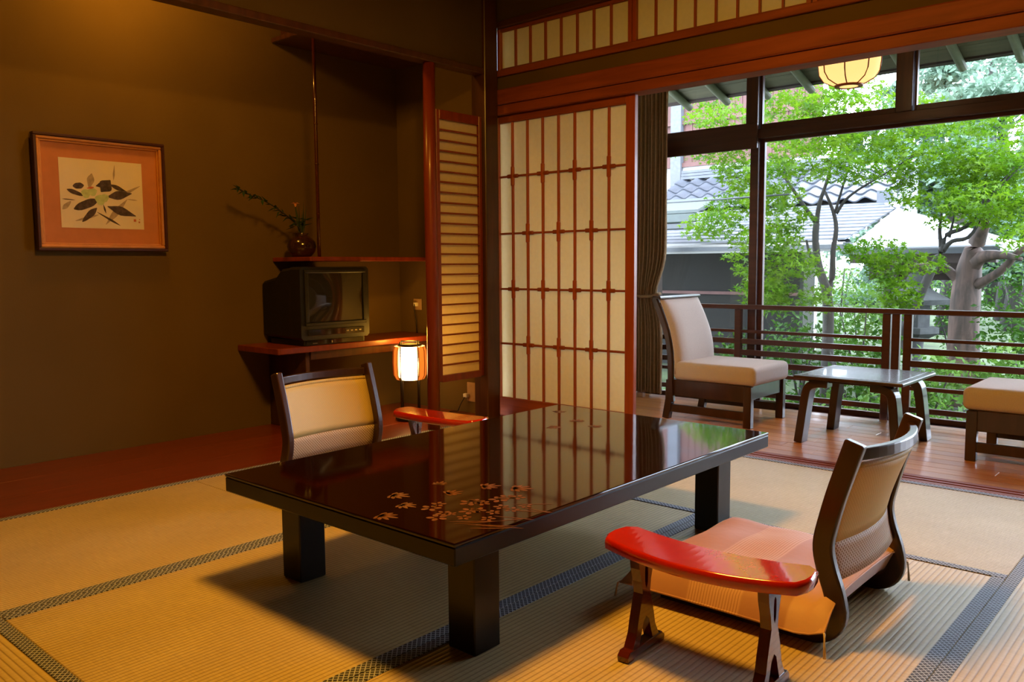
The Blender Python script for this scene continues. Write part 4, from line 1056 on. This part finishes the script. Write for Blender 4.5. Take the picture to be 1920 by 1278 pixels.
px_tree('maple_tree', 'leaning maple with branches spreading right above the pale roof', 'tree',
    [(1665, 700, 7.9, 0.045), (1700, 610, 7.9, 0.042), (1722, 560, 7.9, 0.040), (1745, 510, 7.9, 0.038), (1765, 470, 7.9, 0.034), (1775, 458, 7.9, 0.030)],
    [[(1765, 470, 7.9, 0.026), (1775, 440, 7.9, 0.020), (1810, 425, 7.9, 0.017), (1845, 385, 7.9, 0.014), (1880, 345, 7.9, 0.010), (1925, 300, 7.9, 0.006)],
     [(1768, 470, 7.9, 0.026), (1785, 452, 7.85, 0.018), (1815, 445, 7.85, 0.016), (1840, 410, 7.85, 0.013), (1862, 360, 7.85, 0.010), (1905, 310, 7.8, 0.006)],
     [(1765, 465, 7.9, 0.020), (1762, 430, 7.9, 0.014), (1765, 400, 7.9, 0.010), (1755, 370, 7.9, 0.006)],
     [(1780, 445, 7.9, 0.013), (1788, 410, 7.9, 0.009), (1800, 350, 7.9, 0.005)],
     [(1842, 390, 7.9, 0.009), (1848, 340, 7.9, 0.006), (1852, 310, 7.9, 0.004)],
     [(1690, 640, 7.9, 0.022), (1660, 590, 7.7, 0.016), (1672, 540, 7.6, 0.012), (1690, 500, 7.5, 0.009), (1700, 475, 7.5, 0.006)]],
    [(1790, 265, 7.9, 200, 110, 1.1), (1880, 255, 7.9, 160, 110, 1.0), (1760, 330, 7.8, 140, 90, 0.9), (1830, 350, 7.7, 170, 100, 1.0), (1900, 340, 7.9, 140, 90, 0.9), (1800, 395, 7.7, 130, 50, 0.7), (1900, 430, 7.5, 80, 60, 0.6), (1760, 215, 8.0, 120, 60, 0.8),
     (1690, 480, 7.3, 140, 55, 0.5), (1680, 525, 7.2, 90, 80, 0.4), (1700, 570, 7.2, 60, 40, 0.3), (1620, 480, 7.3, 60, 40, 0.4), (1880, 395, 7.8, 90, 40, 0.6)],
    560, 'maple', 'bark', 'garden maples', 120, 1.0, 0.046)
# big peeling trunk
px_tree('old_tree', 'thick old tree with pinkish peeling bark behind the railing', 'tree',
    [(1805, 700, 8.5, 0.15), (1806, 620, 8.5, 0.132), (1810, 560, 8.5, 0.128), (1814, 520, 8.5, 0.118), (1820, 490, 8.47, 0.098), (1831, 455, 8.42, 0.074), (1846, 420, 8.3, 0.045), (1856, 380, 8.25, 0.025)],
    [[(1814, 540, 8.5, 0.065), (1850, 524, 8.42, 0.040), (1885, 500, 8.35, 0.034), (1912, 470, 8.3, 0.030), (1965, 446, 8.25, 0.026)],
     [(1808, 540, 8.5, 0.060), (1784, 512, 8.45, 0.042), (1758, 496, 8.4, 0.030), (1715, 499, 8.3, 0.020)],
     [(1816, 505, 8.5, 0.10), (1840, 482, 8.4, 0.06), (1880, 478, 8.3, 0.035), (1915, 486, 8.2, 0.02)]],
    [(1960, 400, 8.2, 130, 120, 0.8), (1930, 500, 8.1, 90, 60, 0.5)],
    160, 'shrub', 'bark_pink', 'garden trees', 0, 1.0, 0.06)
# shrubs
def shrub(px, py, Y, wp, hp, m, label, n=900, lsize=0.06, name='shrub', group='garden shrubs'):
    c = at(px, py, Y); sc = np.linalg.norm(c-CAM)/F_PX
    gz = GZ+0.0154*(Y-5)
    base = (c[0], c[1], gz); t = thing(name, label, 'shrub', base, 0.0, group)
    top = c[2]+hp*sc/2; h = max(top-gz, 0.3)
    pts = [blob((c[0]+rng.uniform(-.3, .3)*wp*sc, c[1]+rng.uniform(-.2, .2), gz+h*rng.uniform(0.3, 0.8)), wp*sc*0.28, 0.35, h*0.26, n//9) for _ in range(9)]
    foliage('foliage', np.concatenate(pts), lsize, m, t, 0.7, 'rh', base)
    for k in range(4):
        a = random.uniform(0, 6.3); tube('stem', [(0, 0, 0), (0.1*math.cos(a), 0.1*math.sin(a), h*0.4), (0.22*math.cos(a), 0.2*math.sin(a), h*0.75)], [0.014, 0.010, 0.005], 'bark', t, 5)
    return t
SH = [(1615, 575, 8.25, 120, 120, 'shrub2', 'pale bush behind the slender maple'), (1500, 640, 7.9, 170, 120, 'shrub', 'dark bush at the foot of the slender maple'),
      (1610, 660, 6.55, 150, 100, 'shrub', 'dark bush left of the double railing post'), (1420, 660, 9.0, 120, 90, 'shrub', 'dark bush behind the left railing slats'),
      (1745, 700, 7.3, 110, 80, 'shrub2', 'pale bush behind the railing below the old tree'), (1900, 610, 8.3, 110, 130, 'shrub', 'rounded bush right of the old trunk'),
      (1900, 690, 7.6, 170, 100, 'shrub2', 'pale low bush behind the right easy chair'), (1640, 770, 5.9, 170, 90, 'shrub2', 'low leafy plants seen under the side table'),
      (1830, 780, 5.9, 160, 80, 'shrub2', 'low leafy plants right of the side table'), (1350, 700, 6.9, 170, 80, 'shrub', 'low bush behind the left easy chair'),
      (1470, 760, 5.8, 110, 70, 'shrub', 'low dark plants behind the left easy chair legs'), (1905, 530, 14.6, 170, 150, 'shrub', 'tall hedge far right behind the old tree'),
      (1700, 560, 13.8, 190, 150, 'shrub2', 'pale hedge seen under the white roof'), (1575, 540, 14.6, 190, 150, 'shrub2', 'pale hedge far behind the slender maple'), (1790, 590, 11.2, 120, 120, 'shrub', 'dark bush just left of the old trunk')]
for a in SH: shrub(a[0], a[1], a[2], a[3], a[4], a[5], a[6])
# wooded hillside beyond the roofs
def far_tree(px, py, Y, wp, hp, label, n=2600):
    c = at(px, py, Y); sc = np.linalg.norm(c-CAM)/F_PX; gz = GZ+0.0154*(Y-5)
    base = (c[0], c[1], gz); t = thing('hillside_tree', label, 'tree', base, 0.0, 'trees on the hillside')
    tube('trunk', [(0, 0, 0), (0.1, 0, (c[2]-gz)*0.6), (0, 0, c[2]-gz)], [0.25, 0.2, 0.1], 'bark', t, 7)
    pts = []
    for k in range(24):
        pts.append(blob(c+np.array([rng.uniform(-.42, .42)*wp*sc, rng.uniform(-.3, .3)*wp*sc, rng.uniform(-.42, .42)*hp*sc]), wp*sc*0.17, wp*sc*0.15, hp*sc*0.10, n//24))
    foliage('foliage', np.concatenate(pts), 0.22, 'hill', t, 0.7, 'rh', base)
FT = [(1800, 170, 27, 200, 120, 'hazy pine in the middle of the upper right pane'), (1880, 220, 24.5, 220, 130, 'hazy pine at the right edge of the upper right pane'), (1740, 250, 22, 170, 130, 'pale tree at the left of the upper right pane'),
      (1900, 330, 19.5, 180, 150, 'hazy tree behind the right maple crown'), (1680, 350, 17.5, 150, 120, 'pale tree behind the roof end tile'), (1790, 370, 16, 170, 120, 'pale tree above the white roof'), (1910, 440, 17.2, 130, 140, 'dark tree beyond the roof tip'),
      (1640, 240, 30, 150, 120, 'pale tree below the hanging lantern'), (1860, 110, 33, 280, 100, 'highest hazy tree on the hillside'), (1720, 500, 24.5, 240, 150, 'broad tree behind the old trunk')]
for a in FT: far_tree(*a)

# neighbouring wing with boarded lower roof, tiled roof and red-brown upper wall
hs = thing('house', 'neighbouring house wing with tiled roof and red-brown boarded wall', 'house', (-6.0, 10.5, GZ))
def HP(name, verts, faces, m): return obj(name, [(v[0]+6.0, v[1]-10.5, v[2]-GZ) for v in verts], faces, m, hs)
def hbox(name, lo, hi, m): 
    o = box(name, lo, hi, m, None); o.parent = hs; o.location = Vector(o.location)-hs.location; return o
yE = 8.9
zE = at(1400, 457, yE)[2]
xS = at(1592, 468, yE)[0]
hbox('garden_wall', (-9.5, 9.9, GZ), (at(1500, 500, 9.9)[0], 10.02, zE+0.02), 'greywall')
hbox('wall_rail', (-9.5, 9.86, at(1300, 548, 9.86)[2]-0.02), (at(1500, 500, 9.9)[0], 9.9, at(1300, 548, 9.86)[2]+0.02), 'siding')
yR, zR = 11.0, at(1350, 392, 11.0)[2]-0.05
slope = (zR-zE)/(yR-yE)
nrow = 11
for k in range(nrow):
    ya, yb2 = yE+(yR-yE)*k/nrow, yE+(yR-yE)*(k+1)/nrow+0.05
    za, zb = zE+slope*(ya-yE), zE+slope*(yb2-yE)
    xl, xr = -9.8, xS-0.05-(xS-at(1562, 430, 10.0)[0])*0.0
    vs = [(x, y, z+d) for x in (xl, xr) for (y, z) in ((ya, za+0.02), (yb2, zb)) for d in (0.0, 0.022)]
    HP('roof_board', vs, [(0, 1, 3, 2), (4, 6, 7, 5), (0, 2, 6, 4), (1, 5, 7, 3), (0, 4, 5, 1), (2, 3, 7, 6)], 'roofboard')
hbox('gutter', (-9.8, yE-0.10, zE-0.075), (xS-0.03, yE-0.01, zE-0.03), 'gutter')
hbox('fascia', (-9.8, yE, zE-0.10), (xS-0.05, yE+0.03, zE), 'whitewall')
# tiled roof
def kawara():
    nx = 10; vs, fs = [], []; w, l = 0.275, 0.30
    for j, d in ((0, 0), (1, 0)):
        pass
    for lay in (0, 1):
        for j in range(2):
            for i in range(nx+1):
                u = i/nx; z = 0.030*math.cos(2*PI*(u*0.95))+(0.018 if lay else 0)
                vs.append((u*w, j*l, z-(0.028 if j == 1 else 0.0)))
    A = lambda s, j, i: s*2*(nx+1)+j*(nx+1)+i
    for i in range(nx):
        fs.append((A(1, 0, i), A(1, 0, i+1), A(1, 1, i+1), A(1, 1, i))); fs.append((A(0, 0, i), A(0, 1, i), A(0, 1, i+1), A(0, 0, i+1)))
        fs.append((A(0, 0, i), A(0, 0, i+1), A(1, 0, i+1), A(1, 0, i)))
    fs.append((A(0, 0, 0), A(1, 0, 0), A(1, 1, 0), A(0, 1, 0))); fs.append((A(0, 0, nx), A(0, 1, nx), A(1, 1, nx), A(1, 0, nx)))
    me = bpy.data.meshes.new('roof_tile'); me.from_pydata(vs, [], fs); me.polygons.foreach_set('use_smooth', [False]*len(fs)); me.materials.append(M['tile']); return me
KM = kawara()
yT = 11.0; zT = at(1350, 392, yT)[2]; pitch_t = math.radians(27)
xa, xb = at(1210, 390, yT)[0], at(1668, 390, yT)[0]
rt = HP('roof_underlay', [(xa, yT+0.05, zT-0.04), (xb, yT+0.05, zT-0.04), (xb, yT+1.15, zT-0.04+1.1*math.tan(pitch_t)), (xa, yT+1.15, zT-0.04+1.1*math.tan(pitch_t)), (xa, yT+0.05, zT-0.14), (xb, yT+0.05, zT-0.14), (xb, yT+1.15, zT-0.14), (xa, yT+1.15, zT-0.14)], [(0, 1, 2, 3), (4, 7, 6, 5), (0, 4, 5, 1), (1, 5, 6, 2), (2, 6, 7, 3), (3, 7, 4, 0)], 'gutter')
ncol = int((xb-xa)/0.272)
for r in range(5):
    for c in range(ncol):
        o = bpy.data.objects.new('roof_tile', KM); C.objects.link(o); o.parent = hs
        o.location = Vector((xa+c*0.272, yT+0.245*r*math.cos(pitch_t), zT+0.02+0.245*r*math.sin(pitch_t)))-hs.location
        o.rotation_euler = (pitch_t, 0, 0)
ytop = yT+1.15; ztop = zT+1.12*math.tan(pitch_t)
for k in range(3): hbox('ridge_course', (xa, ytop-0.10+0.012*k, ztop+0.01+0.05*k), (at(1600, 350, ytop)[0]-0.05*k, ytop+0.12-0.012*k, ztop+0.052+0.05*k), 'tile')
hbox('ridge_end', (xb-0.14, yT-0.06, zT-0.06), (xb+0.05, yT+0.10, zT+0.12), 'tile')
# upper wall
yU = 12.4
xu0, xu1 = -11.0, at(1536, 200, yU)[0]
zb0 = at(1300, 312, yU)[2]
hbox('white_wall', (xu0, yU, GZ), (xu1, yU+0.12, zb0), 'whitewall')
hbox('wall_plate', (xu0, yU-0.03, zb0), (xu1, yU+0.10, zb0+0.07), 'siding')
hbox('wall_backing', (xu0, yU+0.02, zb0+0.07), (xu1, yU+0.14, 5.2), 'siding')
hbox('wall_rail', (xu0, yU-0.035, at(1300, 228, yU)[2]-0.03), (xu1, yU+0.02, at(1300, 228, yU)[2]+0.03), 'siding')
xx = at(1285, 250, yU)[0]
while xx < xu1-0.13:
    hbox('siding_board', (xx, yU, zb0+0.07), (xx+0.118, yU+0.02, 5.2), 'siding'); hbox('batten', (xx+0.108, yU-0.015, zb0+0.07), (xx+0.132, yU, 5.2), 'siding'); xx += 0.125
px0, px1 = at(1262, 250, yU)[0], at(1281, 250, yU)[0]
hbox('corner_post', (px0, yU-0.08, ztop-0.3), (px1, yU+0.02, 5.2), 'greypost')
# white roofed garden gate
gy = 8.9; gz_ = at(1740, 466, gy)[2]
x1 = at(1880, 463, gy)[0]; x0 = at(1594, 470, gy)[0]
rx_, ry_ = at(1662, 384, 10.7)[0], 10.7; rz_ = at(1662, 384, 10.7)[2]
gt = thing('garden_pavilion', 'open garden pavilion with broad white sheet roof behind the maples', 'pavilion', ((x0+x1)/2, 10.5, GZ))
def GP(name, verts, faces, m): return obj(name, [(v[0]-gt.location[0], v[1]-gt.location[1], v[2]-GZ) for v in verts], faces, m, gt)
def gbox(name, lo, hi, m):
    o = box(name, lo, hi, m, None); o.parent = gt; o.location = Vector(o.location)-gt.location; return o
nst = 7; xl0 = x0-0.02
for k in range(nst):     # roof sheets laid in courses
    t0, t1 = k/nst, (k+1)/nst+0.02
    def ln(t, side):
        y = gy+(ry_-gy)*t; z = gz_+(rz_-gz_)*t
        return ((xl0 if side == 0 else x1+(rx_-x1)*t), y, z)
    a0, a1, b1, b0 = ln(t0, 0), ln(t0, 1), ln(t1, 1), ln(t1, 0)
    up = 0.016
    GP('roof_sheet', [(p[0], p[1], p[2]+d+(0.014 if p in (a0, a1) else 0)) for p in (a0, a1, b1, b0) for d in (0.0, up)], [(1, 3, 5, 7), (0, 6, 4, 2), (0, 2, 3, 1), (2, 4, 5, 3), (4, 6, 7, 5), (6, 0, 1, 7)], 'metalroof')
yk = 11.25
bk = (x1, yk, gz_)
GP('roof_end', [(x1, gy, gz_), bk, (rx_, ry_, rz_), (x1, gy, gz_-0.03), (x1, yk, gz_-0.03), (rx_, ry_, gz_-0.03)], [(0, 1, 2), (3, 5, 4), (0, 3, 4, 1), (1, 4, 5, 2), (2, 5, 3, 0)], 'metalroof')
GP('roof_rear', [(xl0, ry_, rz_), (rx_, ry_, rz_), (x1, yk, gz_), (xl0, yk, gz_), (xl0, ry_, rz_-0.04), (rx_, ry_, rz_-0.04), (x1, yk, gz_-0.04), (xl0, yk, gz_-0.04)], [(0, 1, 2, 3), (4, 7, 6, 5), (0, 4, 5, 1), (2, 6, 7, 3), (3, 7, 4, 0), (1, 5, 6, 2)], 'metalroof')
sweep('roof_seam', [Vector(q)-Vector(gt.location) for q in (Vector(at(1562, 425, 9.9)) , Vector(at(1596, 470, gy-0.03)))], (0.06, 0.09), 'gutter', gt, (1, 0, 0))
gbox('downpipe_head', (at(1588, 470, gy)[0], gy-0.12, gz_-0.05), (at(1600, 470, gy)[0], gy-0.02, gz_+0.08), 'gutter')
gbox('gutter', (x0, gy-0.10, gz_-0.05), (x1, gy-0.01, gz_+0.0), 'gutter')
gbox('eave_board', (x0, gy, gz_-0.14), (x1-0.05, gy+0.10, gz_-0.03), 'garden_dark')
gbox('lintel', (x0, 9.5, gz_-0.32), (x1-0.35, 9.62, gz_-0.14), 'garden_dark')
for pxx in (1668, 1800): gbox('post', (at(pxx, 520, 9.4)[0]-0.075, 9.45, GZ), (at(pxx, 520, 9.4)[0]+0.075, 9.6, gz_-0.14), 'garden_dark')
sweep('brace', [Vector(at(1700, 520, 9.3))-Vector(gt.location), Vector(at(1860, 478, 9.3))-Vector(gt.location)], (0.09, 0.09), 'garden_dark', gt, (0, 1, 0))
# green copper eave corner
yc = 7.9
c0, c1 = at(1200, 410, yc), at(1308, 404, yc)
cp = thing('copper_eave', 'green copper eave corner jutting out beside the curtain', 'roof', (c1[0]-0.6, yc+0.5, GZ))
def CP(name, lo, hi, m):
    o = box(name, lo, hi, m, None, 0.01); o.parent = cp; o.location = Vector(o.location)-cp.location; return o
zt = at(1300, 398, yc)[2]
vs = [(c0[0]-0.6, yc, zt), (c1[0], yc, zt), (c1[0]-0.35, yc+1.2, zt+0.22), (c0[0]-0.6, yc+1.2, zt+0.22)]
obj('roof_sheet', [(v[0]-cp.location[0], v[1]-cp.location[1], v[2]-GZ+d) for v in vs for d in (0.0, 0.03)], [(1, 3, 5, 7), (0, 6, 4, 2), (0, 2, 3, 1), (2, 4, 5, 3), (4, 6, 7, 5), (6, 0, 1, 7)], 'copper', cp)
CP('fascia', (c0[0]-0.6, yc, zt-0.10), (c1[0]-0.02, yc+0.04, zt), 'copper')
CP('gutter', (c0[0]-0.6, yc+0.02, zt-0.17), (c1[0]-0.10, yc+0.12, zt-0.10), 'gutter')
CP('post', (c0[0]-0.2, yc+0.5, GZ), (c0[0]-0.08, yc+0.62, zt+0.08), 'garden_dark')
# overhead cable
a, b = at(1180, 384, 6.6), at(1480, 364, 6.6)
tag(tube('overhead_cable', [tuple(a), tuple((a+b)/2-np.array([0, 0, 0.004])), tuple(b)], 0.008, 'gutter', None, 6), 'thin dark pipe crossing in front of the tiled roof', 'wire')
# stone lantern
lc = at(1712, 640, 9.0)
sl_ = thing('stone_lantern', 'weathered stone garden lantern behind the double railing post', 'stone lantern', (lc[0], 9.0, GZ+0.06))
lathe('base', [(0, 0), (0.26, 0), (0.26, 0.08), (0.18, 0.12), (0, 0.12)], 'stone', sl_, 6, None, False)
lathe('shaft', [(0.10, 0.12), (0.085, 0.35), (0.10, 0.58)], 'stone', sl_, 16)
lathe('platform', [(0.10, 0.58), (0.24, 0.66), (0.24, 0.72), (0.0, 0.72)], 'stone', sl_, 6, None, False)
lathe('fire_box', [(0.15, 0.72), (0.15, 0.95), (0, 0.95)], 'stone', sl_, 6, None, False)
lathe('cap', [(0.0, 0.95), (0.32, 0.95), (0.34, 1.0), (0.12, 1.12), (0.07, 1.14)], 'stone', sl_, 6, None, False)
lathe('finial', [(0.05, 1.14), (0.085, 1.19), (0.07, 1.24), (0.0, 1.30)], 'stone', sl_, 14)
